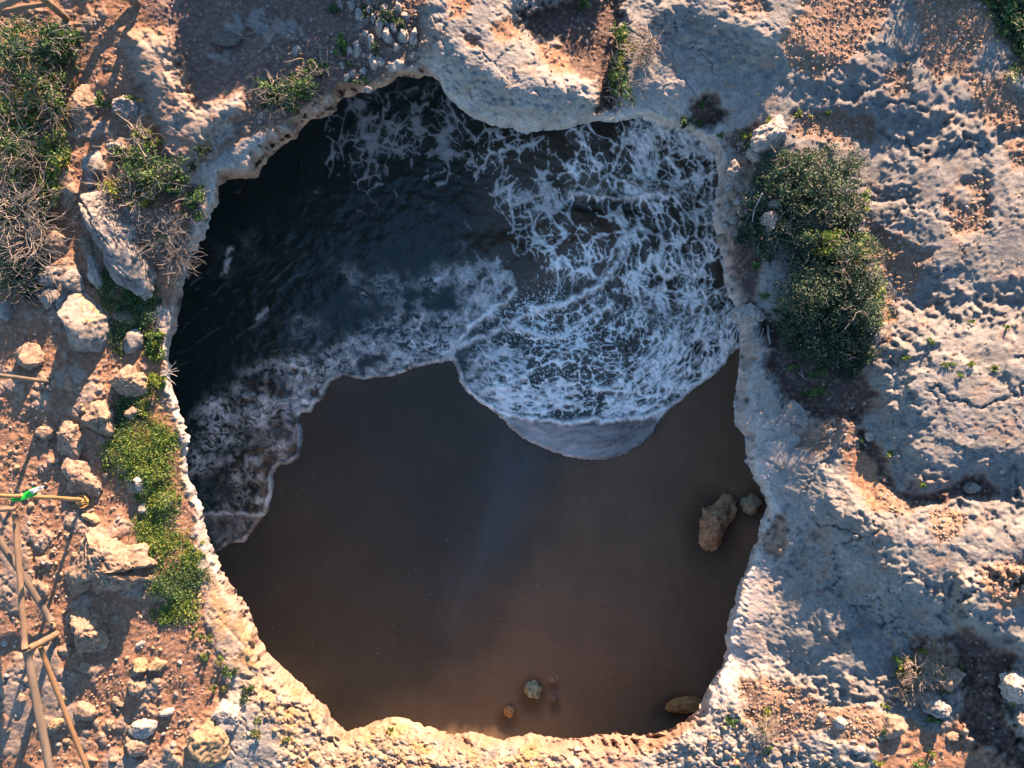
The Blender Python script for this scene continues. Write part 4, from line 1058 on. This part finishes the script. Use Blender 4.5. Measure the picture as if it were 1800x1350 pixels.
def tubes(name, paths, radii, col, sides=4, jitter=0.15, seed=0):
    """paths: list of (m,3) arrays; radii: list of (r0, r1)"""
    rs = np.random.RandomState(seed)
    Vs, Fs, Cs = [], [], []; off = 0
    for p, (r0, r1) in zip(paths, radii):
        p = np.asarray(p, float); m = len(p)
        d = np.gradient(p, axis=0); d /= np.linalg.norm(d, axis=1)[:, None] + 1e-9
        ref = np.where(np.abs(d[:, 2:3]) > .9, np.array([[1., 0, 0]]), np.array([[0, 0, 1.]]))
        a_ = np.cross(d, ref); a_ /= np.linalg.norm(a_, axis=1)[:, None] + 1e-9
        b_ = np.cross(d, a_)
        r = np.linspace(r0, r1, m)
        an = np.arange(sides) * 2 * np.pi / sides
        ring = p[:, None] + r[:, None, None] * (np.cos(an)[None, :, None] * a_[:, None] + np.sin(an)[None, :, None] * b_[:, None])
        Vs.append(ring.reshape(-1, 3))
        i = np.arange(m * sides).reshape(m, sides)
        q = np.stack([i[:-1], np.roll(i[:-1], -1, 1), np.roll(i[1:], -1, 1), i[1:]], -1).reshape(-1, 4)
        tri = np.concatenate([q[:, :3], q[:, [0, 2, 3]]])
        caps = [[i[0][0], i[0][k + 1], i[0][k + 2]] for k in range(sides - 2)] + [[i[-1][0], i[-1][k + 2], i[-1][k + 1]] for k in range(sides - 2)]
        Fs.append(np.concatenate([tri, np.array(caps)]) + off); off += m * sides
        Cs.append(np.repeat((np.array(col) * rs.uniform(1 - jitter, 1 + jitter))[None], m * sides, 0))
    return mesh_from(name, np.concatenate(Vs), np.concatenate(Fs)[:, ::-1], np.clip(np.concatenate(Cs), .02, .8))

def twig_mesh(name, lobes, n, seed, col=(.24, .225, .21), r=0.011, length=0.55, rise=1.0, flat=0.5):
    rs = np.random.RandomState(seed)
    paths, rad = [], []
    for i in range(n):
        u, v, rx, ry, h = lobes[rs.randint(len(lobes))]
        a_ = rs.uniform(0, 6.28); q = rs.rand() ** .6 * .75
        uu = u + rx * q * math.cos(a_); vv = v + ry * q * math.sin(a_)
        zg = float(samp(H, np.array([uu]), np.array([vv]))[0])
        k = (HC - zg - .5 * h) / HC / PX
        z = zg + h * rise * math.sqrt(max(0, 1 - q * q)) * rs.uniform(.75, 1.05)
        p = np.array([(uu - 900) * k, (675 - vv) * k, z])
        d = np.array([math.cos(a_ + rs.uniform(-1.2, 1.2)), -math.sin(a_ + rs.uniform(-1.2, 1.2)), rs.uniform(-.1, flat)])
        ln = length * rs.uniform(.5, 1.3); m = 6
        pts = [p]
        for s in range(m - 1):
            d = d + rs.normal(size=3) * .32; d /= np.linalg.norm(d)
            pts.append(pts[-1] + d * ln / m)
        paths.append(np.array(pts)); rad.append((r * rs.uniform(.8, 1.4), r * .4))
        if rs.rand() < .7:
            j = rs.randint(1, m - 1); d2 = d + rs.normal(size=3) * .8; d2 /= np.linalg.norm(d2)
            q0 = pts[j]; paths.append(np.array([q0, q0 + d2 * ln * .22, q0 + (d2 + rs.normal(size=3) * .3) * ln * .42])); rad.append((r * .7, r * .3))
    return tubes(name, paths, rad, np.array(col) * .62, 3, .3, seed)

NPL = [0]
def plant(name, label, lobes, n, size=.05, pal='green', twigs=0, cat='bush', group=None, tcol=(.24, .225, .21), tlen=.5, tr=.011, mix=None, **kw):
    NPL[0] += 1; sd_ = NPL[0] * 7 + 100
    u, v = lobes[0][0], lobes[0][1]
    if name == 'bush' and n > 10000 and v > 0:
        rs = np.random.RandomState(sd_)
        for q in range(26):
            l0 = lobes[rs.randint(len(lobes))]; a_ = rs.uniform(0, 6.28); f_ = rs.uniform(.5, 1.02); r_ = rs.uniform(16, 32)
            lobes = lobes + [(l0[0] + l0[2] * f_ * math.cos(a_), l0[1] + l0[3] * f_ * math.sin(a_), r_, r_ * rs.uniform(.7, 1.1), l0[4] * rs.uniform(.55, 1.15))]
    if name == 'ground_cover':
        kw['sprd'] = (.24, .24, .12)
        rs = np.random.RandomState(sd_)
        lobes = [(a0, b0, c0 * 1.2, d0 * 1.15, e0 * .6) for a0, b0, c0, d0, e0 in lobes]; n = int(n * 1.7); size = size * .78
        for q in range(9):
            l0 = lobes[rs.randint(len(lobes))]; a_ = rs.uniform(0, 6.28); f_ = rs.uniform(.8, 1.35)
            r_ = rs.uniform(5, 12)
            lobes.append((l0[0] + l0[2] * f_ * math.cos(a_), l0[1] + l0[3] * f_ * math.sin(a_), r_, r_, .06))
    pals = PAL[pal] + (PAL[mix] if mix else [])
    e_ = empty(name, (0, 0, 0), label, cat, group)
    x, y, z = W(u, v, gz(u, v))
    e_.location = (x, y, z)
    e_['kind'] = 'thing'
    o = link('foliage', leaf_mesh('foliage', lobes, n, size, pals, sd_, **kw), M_LEAF, e_); o['kind'] = 'stuff'
    o.matrix_parent_inverse.translation = (-x, -y, -z)
    if twigs:
        o = link('branches', twig_mesh('branches', lobes, twigs, sd_ + 1, tcol, tr, tlen), M_TWIG, e_); o['kind'] = 'stuff'
        o.matrix_parent_inverse.translation = (-x, -y, -z)
    return e_

B = plant
# north-west thicket along the frame edge
B('bush', 'leafy green bush at the corner under the timber rails', [(45,70,58,46,.9),(100,78,36,44,.7),(10,100,40,50,.8)], 5200, .055, 'green', 60, mix='bluegreen')
B('bush', 'half bare thicket below the leafy corner bush', [(60,165,55,52,.8),(105,180,22,50,.5),(15,190,45,50,.8)], 6500, .05, 'green', 130, mix='olive', tlen=.7, tr=.008)
B('bush', 'sunlit yellow green bush edging the narrow dirt path', [(92,265,22,60,.45),(84,330,20,40,.4)], 2300, .05, 'green', 30, mix='lime')
B('bush', 'dry thorny thicket with green gaps in the middle of the west edge', [(30,265,55,50,.75),(10,310,40,40,.7)], 5200, .05, 'green', 150, mix='green', tlen=.75, tr=.009)
B('bush', 'dense tangle of bare grey branches at the west edge', [(30,375,58,60,.7),(60,420,34,45,.5)], 3600, .045, 'dark', 270, mix='bluegreen', tlen=.9, tr=.010, tcol=(.30, .28, .26))
B('bush', 'dark blue green bush under the bare tangle at the west edge', [(22,475,48,50,.65),(50,505,22,24,.4)], 3200, .05, 'dark', 60, mix='bluegreen')
# hollow beside the long boulder
B('bush', 'golden green shrub top at the head of the dark hollow', [(247,238,24,20,.6),(262,252,16,14,.5)], 900, .05, 'olive', 30, mix='lime')
B('bush', 'dark green bush filling the hollow beside the pale boulder', [(262,292,52,48,.75),(215,275,34,18,.4),(295,320,36,30,.5)], 4600, .055, 'dark', 60, mix='green')
B('bush', 'yellow green shrub above the top of the long pale boulder', [(205,330,30,22,.55),(240,350,28,20,.5)], 1500, .05, 'olive', 60, mix='lime')
B('bush', 'bright green clump hanging at the inner corner of the rim', [(342,345,26,20,.4),(335,375,18,16,.3)], 1200, .055, 'green', 10, mix='bluegreen')
B('bush', 'mat of bare grey brush between long boulder and rim', [(290,415,42,42,.4),(310,450,26,30,.3)], 500, .04, 'dark', 330, tlen=.55, tr=.008, tcol=(.27, .26, .25))
B('shrub', 'small green shrub on the lit dirt beside the low tan rock', [(180,178,13,17,.3)], 420, .05, 'green', 0, mix='lime')
B('shrub', 'small green weeds around the craggy grey rock', [(235,176,22,10,.2),(205,205,12,8,.2)], 360, .045, 'green', 0, mix='olive')
B('shrub', 'green weeds at the foot of the low tan rock', [(128,208,14,10,.2)], 240, .05, 'green', 0)
# green strip down the west rim
B('ground_cover', 'deep green moss and weeds between the long boulder and the lichen boulder', [(188,505,16,34,.16),(225,530,28,22,.2),(208,585,16,30,.16)], 2600, .045, 'dark', 0, mix='green', cat='plants')
B('ground_cover', 'bright deep green clump in the shade near the rim', [(240,552,28,34,.25),(262,520,18,16,.2)], 1800, .05, 'green', 0, mix='dark', cat='plants')
B('shrub', 'yellow green shrub tuft on the rim above the dead twigs', [(268,592,20,16,.35),(270,620,20,18,.3)], 1300, .05, 'lime', 0, mix='green')
B('shrub', 'brightest lime shrub beside the dead twigs on the rim', [(270,668,17,18,.35)], 700, .05, 'lime', 0)
B('ground_cover', 'thin olive plants running down the rim below the lime shrub', [(262,705,16,30,.16)], 500, .045, 'olive', 0, mix='lime', cat='plants')
B('ground_cover', 'dark green patch in the shade of the tall tan rock', [(218,735,26,34,.22)], 1500, .05, 'green', 0, mix='dark', cat='plants')
B('ground_cover', 'broad yellow green ground cover patch at the widest part of the strip', [(240,795,48,44,.28),(280,765,24,30,.28),(262,825,40,24,.22)], 6500, .045, 'lime', 0, mix='green', cat='plants')
B('ground_cover', 'yellow green ground cover running down beside the whitish stone', [(282,875,30,40,.2),(265,930,26,26,.18)], 3200, .045, 'lime', 0, mix='green', cat='plants')
B('ground_cover', 'green ground cover with sparse gaps above the dark clump', [(295,955,36,28,.18),(330,985,16,20,.14)], 1900, .045, 'green', 0, mix='lime', cat='plants')
B('ground_cover', 'thick green clump east of the largest tan boulder', [(300,1020,36,32,.28),(342,1018,24,16,.2)], 3000, .045, 'green', 0, mix='dark', cat='plants')
B('ground_cover', 'green tail end of the plant strip on gold soil', [(318,1066,26,32,.24)], 2000, .045, 'green', 0, mix='lime', cat='plants')
for u, v, r_, lb in [(342,1117,10,'round green tuft just below the plant strip'),(366,1123,9,'green tuft between round tuft and rim'),(358,1158,12,'drooping green tuft above the two rim tufts'),
    (388,1160,10,'thin green tuft close to the golden rim'),(406,1187,17,'big green tuft above the lowest green clump'),(433,1218,19,'dense green clump at the golden rim'),(375,1210,8,'faint grey green tuft on gold soil'),(392,1208,7,'small green tuft squeezed between the big tufts'),
    (450,1290,12,'small green weeds on brown dirt near the bottom edge'),(452,1265,7,'tiny green sprig above the bottom edge weeds'),(684,1285,7,'green sprig on the white golden rim'),(500,1300,8,'green sprig amid gold rubble')]:
    B('grass_tuft', lb, [(u, v, r_, r_, .10 + r_ * .006)], int(20 * r_), .042, 'green', 0, mix='dark' if r_ > 15 else 'olive', cat='tuft')
# north side
B('shrub', 'broad dark green shrub with grey stems on the brown north slope', [(480,158,40,26,.6),(525,150,34,24,.5),(492,178,34,20,.4)], 3000, .05, 'dark', 60, mix='green', tr=.007)
B('shrub', 'thin green shrub above the broad dark shrub', [(545,115,28,16,.35),(570,122,12,10,.25)], 1000, .045, 'dark', 20, mix='green')
B('shrub', 'round green shrub at the edge of the pale stone scree', [(604,72,15,18,.35),(592,95,6,8,.2)], 800, .05, 'green', 0)
for u, v, rx, ry, lb in [(590,14,12,16,'green weeds at the top edge where the scree begins'),(640,20,14,14,'green weeds beside the uppermost pale stones'),(678,28,20,14,'leafy weeds between the tall pale stones'),(704,40,14,16,'weeds on the dark crack side of the scree'),
    (662,88,10,14,'weeds in the middle of the pale stone scree'),(632,140,18,9,'weeds on the lip below the pale stone scree'),(615,112,8,7,'sprig left of centre in the scree')]:
    B('weeds', lb.replace('left of centre', 'low down'), [(u, v, rx, ry, .2)], int(rx * ry * 1.6), .045, 'dark', 0, mix='green', cat='weeds')
B('shrub', 'small dark shrub on the rock sheet above the inner corner', [(356,266,15,15,.3)], 420, .045, 'dark', 0, mix='green')
B('shrub', 'tiny dark shrub just above the inner corner of the rim', [(335,293,10,9,.2)], 220, .045, 'dark', 0)
B('shrub', 'upright green shrub column on the north clifftop', [(1092,60,16,34,.55),(1088,120,18,30,.5),(1095,160,22,28,.5),(1088,185,10,12,.3)], 2600, .05, 'green', 40, mix='lime')
B('shrub', 'dry orange brown shrub leaning from the green column', [(1122,95,24,22,.55),(1140,80,16,16,.45)], 700, .045, 'dry', 90, mix='olive', tlen=.45)
B('weeds', 'green weeds at the top edge on shaded soil', [(1028,8,11,14,.3)], 380, .05, 'green', 0, cat='weeds')
B('weeds', 'green plant hanging over the rim under the round soil pocket', [(1208,216,12,15,.25)], 420, .05, 'green', 0, mix='dark', cat='weeds')
for u, v, r_, lb in [(1233,183,8,'sprig inside the round dark soil pocket'),(1230,217,7,'sprig at the lower lip of the round soil pocket'),(1350,213,7,'lime sprig beside the craggy whitish boulder'),(1402,200,8,'yellow tuft on gravel above the upper bush'),(1424,203,5,'tiny yellow tuft on the gravel'),(1455,200,6,'green tuft at the end of the gravel strip'),
    (1311,244,13,'lime weeds between rim and craggy boulder'),(1320,258,8,'small weeds under the craggy boulder'),(1267,238,7,'weeds growing in the rim crack')]:
    B('grass_tuft', lb, [(u, v, r_, r_, .12)], int(22 * r_), .04, 'lime' if 'yellow' in lb or 'lime' in lb else 'green', 0, cat='tuft')
# the two big bushes on the east side
B('bush', 'upper big dark bush with grey twiggy top beside the rim', [(1470,300,60,52,1.15),(1400,320,70,46,.95),(1360,350,50,50,.7),(1440,360,80,52,1.0),(1500,370,34,36,.7),(1345,420,34,40,.45),(1400,420,64,40,.7)], 28000, .05, 'dark', 160, mix='bluegreen', tlen=.4, tr=.008)
B('bush', 'lower big bush with yellow green sunlit east side', [(1505,455,58,44,1.1),(1430,505,66,58,1.0),(1515,530,56,62,1.15),(1450,592,66,52,.95),(1400,565,44,54,.7),(1490,618,48,38,.7)], 30000, .05, 'dark', 160, mix='bluegreen', tlen=.4, tr=.008)
B('bush', 'yellow green leaves coloured as sunlit along the edge of the big bushes', [(1540,505,28,60,.85),(1505,430,40,28,1.0),(1520,350,16,26,.7),(1455,425,40,24,1.0),(1552,545,14,40,.45)], 3600, .045, 'lime', 40, mix='green')  # lighter palette paints sunlight onto the bush edge
for u, v, rx, ry, lb in [(1400,648,16,9,'bright green sprig at the west foot of the lower big bush'),(1440,655,20,10,'bright green ferns at the south foot of the lower big bush'),(1430,690,22,14,'thin weeds on the bare dark soil pocket'),(1345,520,8,9,'green tuft above the white rim knob'),(1332,553,7,7,'sprig on the white rim knob'),(1325,362,12,12,'green weeds beside the rounded whitish rocks'),(1330,465,10,10,'weeds at the rim side of the bushes')]:
    B('weeds', lb, [(u, v, rx, ry, .18)], int(rx * ry * 1.5) + 60, .045, 'green', 0, cat='weeds')
for u, v, rx, ry, lb in [(1638,600,9,8,'small weed in a rock crevice east of the big bushes'),(1595,632,12,5,'dark weeds along the crevice on the shaded slope'),(1668,642,12,6,'weeds at the upper end of the forked crevice'),(1688,660,8,5,'yellow weeds at the fork of the crevice'),(1710,640,14,6,'lime weeds along the long crevice'),(1750,647,12,5,'weeds at the east end of the crevice'),
    (1566,797,7,8,'lime tuft in the dark soil crack'),(1621,857,7,8,'green tuft under the smooth shaded outcrop'),(1515,775,5,5,'tuft in gravel below the bare soil pocket'),(1708,565,7,4,'weed beside a hollow on the eastern rock'),(1770,575,7,5,'weed on the far eastern rock')]:
    B('grass_tuft', lb, [(u, v, rx, ry, .12)], int(rx * ry * 2.2) + 40, .04, 'green', 0, mix='lime', cat='tuft')
B('shrub', 'dry grey shrub with dark green base above the pitted boulder', [(1612,1180,34,26,.5),(1600,1208,28,22,.4)], 1100, .045, 'dark', 200, mix='olive', tlen=.35, tr=.008, tcol=(.34, .29, .24))
B('shrub', 'lime green leaves on the west side of the dry grey shrub', [(1578,1172,16,15,.35),(1595,1225,12,12,.25)], 620, .045, 'lime', 0, mix='green')
B('shrub', 'small spiky dry shrub on the orange gravel fan', [(1346,1277,17,24,.35)], 240, .045, 'olive', 110, tlen=.3, tr=.008, tcol=(.34, .30, .25))
for u, v, rx, ry, lb in [(1622,1147,8,7,'lime tuft above the dry grey shrub'),(1662,1213,9,8,'green tuft between the two pitted rocks'),(1640,1262,26,8,'green weeds along the foot of the pitted boulder'),(1558,1241,7,7,'lime tuft beside the flat pale stone'),(1556,1288,8,8,'weeds hugging the rugged tan rock'),(1638,1325,8,6,'lime tuft on soil near the bottom edge'),(1618,1342,14,8,'weeds at the bottom edge below the pitted boulder'),
    (1782,1236,7,6,'lime sprig at the foot of the whitish edge rock'),(1349,1250,9,7,'lime sprig on top of the spiky dry shrub'),(1290,1268,12,10,'dark weeds on the west side of the gravel fan'),(1687,1172,5,5,'green sprig by the dark soil hollow'),(1350,1318,9,8,'weeds below the spiky dry shrub'),(1545,1340,10,6,'lime weeds at the bottom edge')]:
    B('grass_tuft', lb, [(u, v, rx, ry, .14)], int(rx * ry * 2.0) + 40, .042, 'lime' if 'lime' in lb else 'green', 0, cat='tuft')
B('grass', 'dark green grass in the shaded north-east corner', [(1790,30,44,60,.25),(1830,90,50,60,.3),(1770,-20,50,40,.25)], 6500, .05, 'dark', 0, mix='green', cat='grass', elong=2.6)
# bushes and a tree standing just beyond the north edge, whose shade falls into view
B('bush', 'tall dark bush beyond the north edge', [(440,-150,70,60,1.3),(430,-170,100,60,1.45),(540,-160,90,60,1.45),(650,-150,80,60,1.35)], 24000, .11, 'dark', 60, mix='green')
B('bush', 'dark bush beyond the north edge behind the soil gully', [(1020,-120,46,46,.95),(1065,-110,36,44,.95),(945,-130,42,46,.85)], 6000, .08, 'dark', 30, mix='green')
B('bush', 'dark bush beyond the north-east corner', [(1660,-110,60,50,.9),(1740,-110,60,50,1.0),(1830,-100,60,50,1.1)], 7000, .08, 'dark', 30, mix='green')

# dead wood
def wood(name, label, paths, radii, col=(.17, .165, .155), cat='branch', seed=3):
    return tag(link(name, tubes(name, [np.array([W(*q) for q in p]) for p in paths], radii, col, 6, .15, seed), M_TWIG), label, cat)
g = lambda u, v, dz: (u, v, gz(u, v) + dz)
wood('dead_branch', 'twisted grey dead roots in the rim crack below the white knob', [[g(1305,602,.05),g(1320,597,.12),(1334,598,gz(1334,598)+.16),g(1338,590,.2),g(1342,578,.15)],[g(1350,572,.1),g(1351,590,.2),g(1354,605,.12)],[g(1320,598,.12),g(1332,588,.22),g(1336,578,.15)]], [(.03,.022),(.035,.03),(.02,.012)])
wood('dead_branch', 'pale curved stick lying beside the rounded whitish rocks', [[g(1340,340,.55),g(1334,352,.5),g(1327,366,.45),g(1324,378,.4),g(1323,390,.35)]], [(.022,.012)], (.23, .22, .21))
tw = []
rs_ = np.random.RandomState(5)
for i in range(16):
    a_ = rs_.uniform(-.9, .7); l_ = rs_.uniform(14, 34)
    z_ = gz(282, 655) + .15
    tw.append([(282, 655, z_), (282 + l_ * .5 * math.cos(a_) + rs_.normal() * 2, 655 + l_ * .5 * math.sin(a_), z_ + .1), (282 + l_ * math.cos(a_), 655 + l_ * math.sin(a_ * 1.2) + rs_.normal() * 3, z_ + rs_.uniform(-.05, .15))])
wood('dead_twigs', 'spray of bleached dead twigs sticking out over the west rim', tw, [(.012, .005)] * 16, (.24, .23, .22), 'twigs')
wood('dead_branch', 'grey dead branch at the south foot of the lower big bush', [[g(1404,655,.06),g(1413,664,.08),g(1420,668,.05)],[g(1408,650,.1),g(1413,664,.08)]], [(.02,.01),(.015,.01)])
wood('dead_branch', 'coiled dead roots at the west end of the bare soil pocket', [[g(1345,655,.05),g(1352,662,.1),g(1358,657,.1),g(1362,664,.06)],[g(1350,650,.06),g(1357,668,.08)]], [(.02,.012),(.016,.01)])

# ------------------------------------------------------------------ timber fence, poles and ribbon
def log(name, p, q, r0, r1, col, parent=None, seg=14, wob=.012, seed=1, sides=14):
    rs = np.random.RandomState(seed)
    p = np.array(p); q = np.array(q); t_ = np.linspace(0, 1, seg)
    n_ = np.cumsum(rs.normal(size=(seg, 3)), 0); n_ -= n_[0] * (1 - t_)[:, None] + n_[-1] * t_[:, None]
    path = p + (q - p) * t_[:, None] + n_ * wob * .4
    me = tubes(name, [path], [(r0, r1)], col, sides, 0, seed)
    v = np.empty(len(me.vertices) * 3, f32); me.vertices.foreach_get('co', v); v = v.reshape(-1, 3)
    ax = (q - p) / np.linalg.norm(q - p)
    along = (v - p.astype(f32)) @ ax.astype(f32)
    nn = fbm3(np.stack([along * 3, v[:, 0] * 12, v[:, 1] * 12 + v[:, 2] * 9], 1) + seed, 3, 5)
    c = np.array(col)[None] * (1 + .35 * nn)[:, None]
    knots = sm(.45, .7, fbm3(np.stack([along * 5, v[:, 0] * 7, v[:, 2] * 7], 1) + seed * 3, 2, 8))[:, None] * .5
    c = c * (1 - knots) + np.array(col) * .4 * knots
    at = me.color_attributes['Col']; cc_ = np.ones((len(v), 4), f32); cc_[:, :3] = np.clip(c, .02, .7); at.data.foreach_set('color', cc_.ravel())
    v = v + 0.02 * r0 / .09 * fbm3(np.stack([along * 2.2, v[:, 0] * 6, v[:, 1] * 6 + v[:, 2] * 6], 1) + seed, 2, 12)[:, None] * np.array([.5, .5, .3], f32)
    me.vertices.foreach_set('co', v.ravel()); me.update()
    return link(name, me, M_WOOD, parent)

KW, KW2, KW3 = (.125, .092, .064), (.130, .084, .046), (.100, .084, .068)
g0 = gz(100, 1113)
x0, y0, z0 = W(100, 1113, g0)
fence = empty('timber_fence', (0, 0, 0), 'round timber post and rail fence at the lower west corner', 'fence')
ptop = np.array((x0 - .02, y0 - .02, z0 + 1.06))
post = log('post', (x0, y0, z0 - .15), ptop, .075, .075, KW, fence, seed=2)
log('rail', W(27, 903, .98), ptop + np.array([0, .06, .09]), .062, .066, KW, fence, seed=3)
log('rail', ptop + np.array([.02, 0, .06]), W(100, 1420, 1.0), .088, .085, KW3, fence, seed=4)
log('rail', ptop + np.array([.10, -.05, -.30]), W(178, 1412, .25), .056, .056, KW2, fence, seed=5)
log('rail', W(-25, 912, .9), W(90, 1091, gz(90, 1091) + .12), .075, .07, KW3, fence, seed=6)
log('rail', W(-40, 894, 1.3), W(30, 894, 1.2), .06, .055, KW, fence, seed=7)
tl = empty('timber_fence', (0, 0, 0), 'round timber fence post and rails at the upper west corner', 'fence')
g1 = gz(117, 32); b1 = np.array(W(117, 32, g1)); 
log('post', b1 - np.array([0, 0, .15]), b1 + np.array([-.02, .02, 1.2]), .085, .08, KW, tl, seed=8)
t1 = b1 + np.array([-.02, .02, 1.12])
log('rail', t1 + np.array([.2, .15, .02]), W(-60, 40, 1.1), .085, .08, KW3, tl, seed=9)
log('rail', b1 + np.array([0, .05, .62]), W(-60, 30, .75), .06, .06, KW, tl, seed=10)
g2 = gz(243, 6); b2 = np.array(W(243, 6, g2))
log('post', b2 - np.array([0, 0, .15]), b2 + np.array([-.04, .03, 1.5]), .09, .08, KW3, tl, seed=11)
log('brace', b2 + np.array([-.02, .02, .05]), b2 + np.array([-1.05, .30, .62]), .075, .075, KW, tl, seed=12)
log('rail', b2 + np.array([-.04, .06, 1.3]), t1 + np.array([0, .05, .05]), .07, .07, KW, tl, seed=13)
# leaning poles
def pole(label, u, v, lean, h, r, col, seed):
    e_ = empty('marker_pole', (0, 0, 0), label, 'pole')
    b_ = np.array(W(u, v, gz(u, v)))
    log('shaft', b_ - np.array([0, 0, .1]), b_ + np.array([lean[0], lean[1], h]), r, r * .8, col, e_, seed=seed)
    return e_, b_
e_, b_ = pole('thin weathered pole leaning by the large shadow on the west dirt', 86, 672, (-.15, .25, 0), 2.6, .052, KW3, 21)
x, y, z = b_
stn = [link('base_stone', rock_mesh('base_stone', lambda a: np.full(a.shape, .085), .07, 'tan', 400 + i, 2), M_ROCK, e_) for i in range(5)]
for i, s in enumerate(stn):
    a_ = i * 1.26; s.location = (x + .12 * math.cos(a_), y + .12 * math.sin(a_), z + .03)
e_, b_ = pole('tall thin bamboo pole standing in a woven ring, ribbon tied to it', 150, 880, (-.10, .62, 0), 3.3, .05, (.19, .125, .06), 22)
x, y, z = b_
rp, rr_ = [], []
for i in range(9):
    a_ = i * 2 * math.pi / 9
    rp.append(np.array([(x, y, z + .20), (x + .06 * math.cos(a_), y + .06 * math.sin(a_), z + .19), (x + .13 * math.cos(a_ + .2), y + .13 * math.sin(a_ + .2), z + .06)])); rr_.append((.014, .012))
ringp = np.array([(x + .125 * math.cos(t_), y + .145 * math.sin(t_), z + .10 + .02 * math.sin(3 * t_)) for t_ in np.linspace(0, 2 * math.pi, 26)])
rp += [ringp, ringp * np.array([1, 1, 1]) + np.array([0, 0, .05])]; rr_ += [(.016, .016), (.013, .013)]
link('woven_base', tubes('woven_base', rp, rr_, (.40, .25, .09), 5, .3, 9), M_WOOD, e_)
# ribbon
def strip(name, pts, w0, w1, col, parent, seed):
    P = np.array(pts, float); n_ = 22
    s = np.linspace(0, 1, len(P)); q = np.linspace(0, 1, n_)
    c_ = np.stack([np.interp(q, s, P[:, k]) for k in range(3)], 1)
    d = np.gradient(c_, axis=0); d /= np.linalg.norm(d, axis=1)[:, None]
    sd_ = np.cross(d, [0, 0, 1.]); sd_ /= np.linalg.norm(sd_, axis=1)[:, None]
    wv_ = np.linspace(w0, w1, n_)
    rows = []
    for j, f_ in enumerate((-1, -.33, .33, 1)):
        rows.append(c_ + sd_ * (wv_ * f_)[:, None] + np.array([0, 0, 1.])[None] * (.035 * np.sin(q * 9 + j * 1.7 + seed))[:, None])
    top = np.stack(rows, 1); bot = top - np.array([0, 0, .004])
    X = np.concatenate([top.reshape(-1, 3), bot.reshape(-1, 3)])
    i = np.arange(n_ * 4).reshape(n_, 4)
    f_ = np.stack([i[:-1, :-1], i[1:, :-1], i[1:, 1:], i[:-1, 1:]], -1).reshape(-1, 4)
    edge_ = []
    N_ = n_ * 4
    for a_ in range(n_ - 1):
        edge_ += [[i[a_, 0], i[a_, 0] + N_, i[a_ + 1, 0] + N_, i[a_ + 1, 0]], [i[a_ + 1, 3], i[a_ + 1, 3] + N_, i[a_, 3] + N_, i[a_, 3]]]
    F_ = np.concatenate([f_, f_[:, ::-1] + N_, np.array(edge_)])
    return link(name, mesh_from(name, X, F_, np.repeat(np.array([col]), len(X), 0)), M_CLOTH, parent)
rb = empty('ribbon', (0, 0, 0), 'bright green and white ribbon fluttering from the tall bamboo pole', 'ribbon')
strip('green_strip', [W(20, 879, 2.2), W(34, 876, 2.22), W(48, 870, 2.2), W(64, 863, 2.2)], .04, .085, (.01, .48, .05), rb, 0)
strip('white_strip', [W(55, 866, 2.21), W(63, 861, 2.22), W(70, 857, 2.2), W(76, 856, 2.18)], .06, .02, (.72, .74, .74), rb, 1)
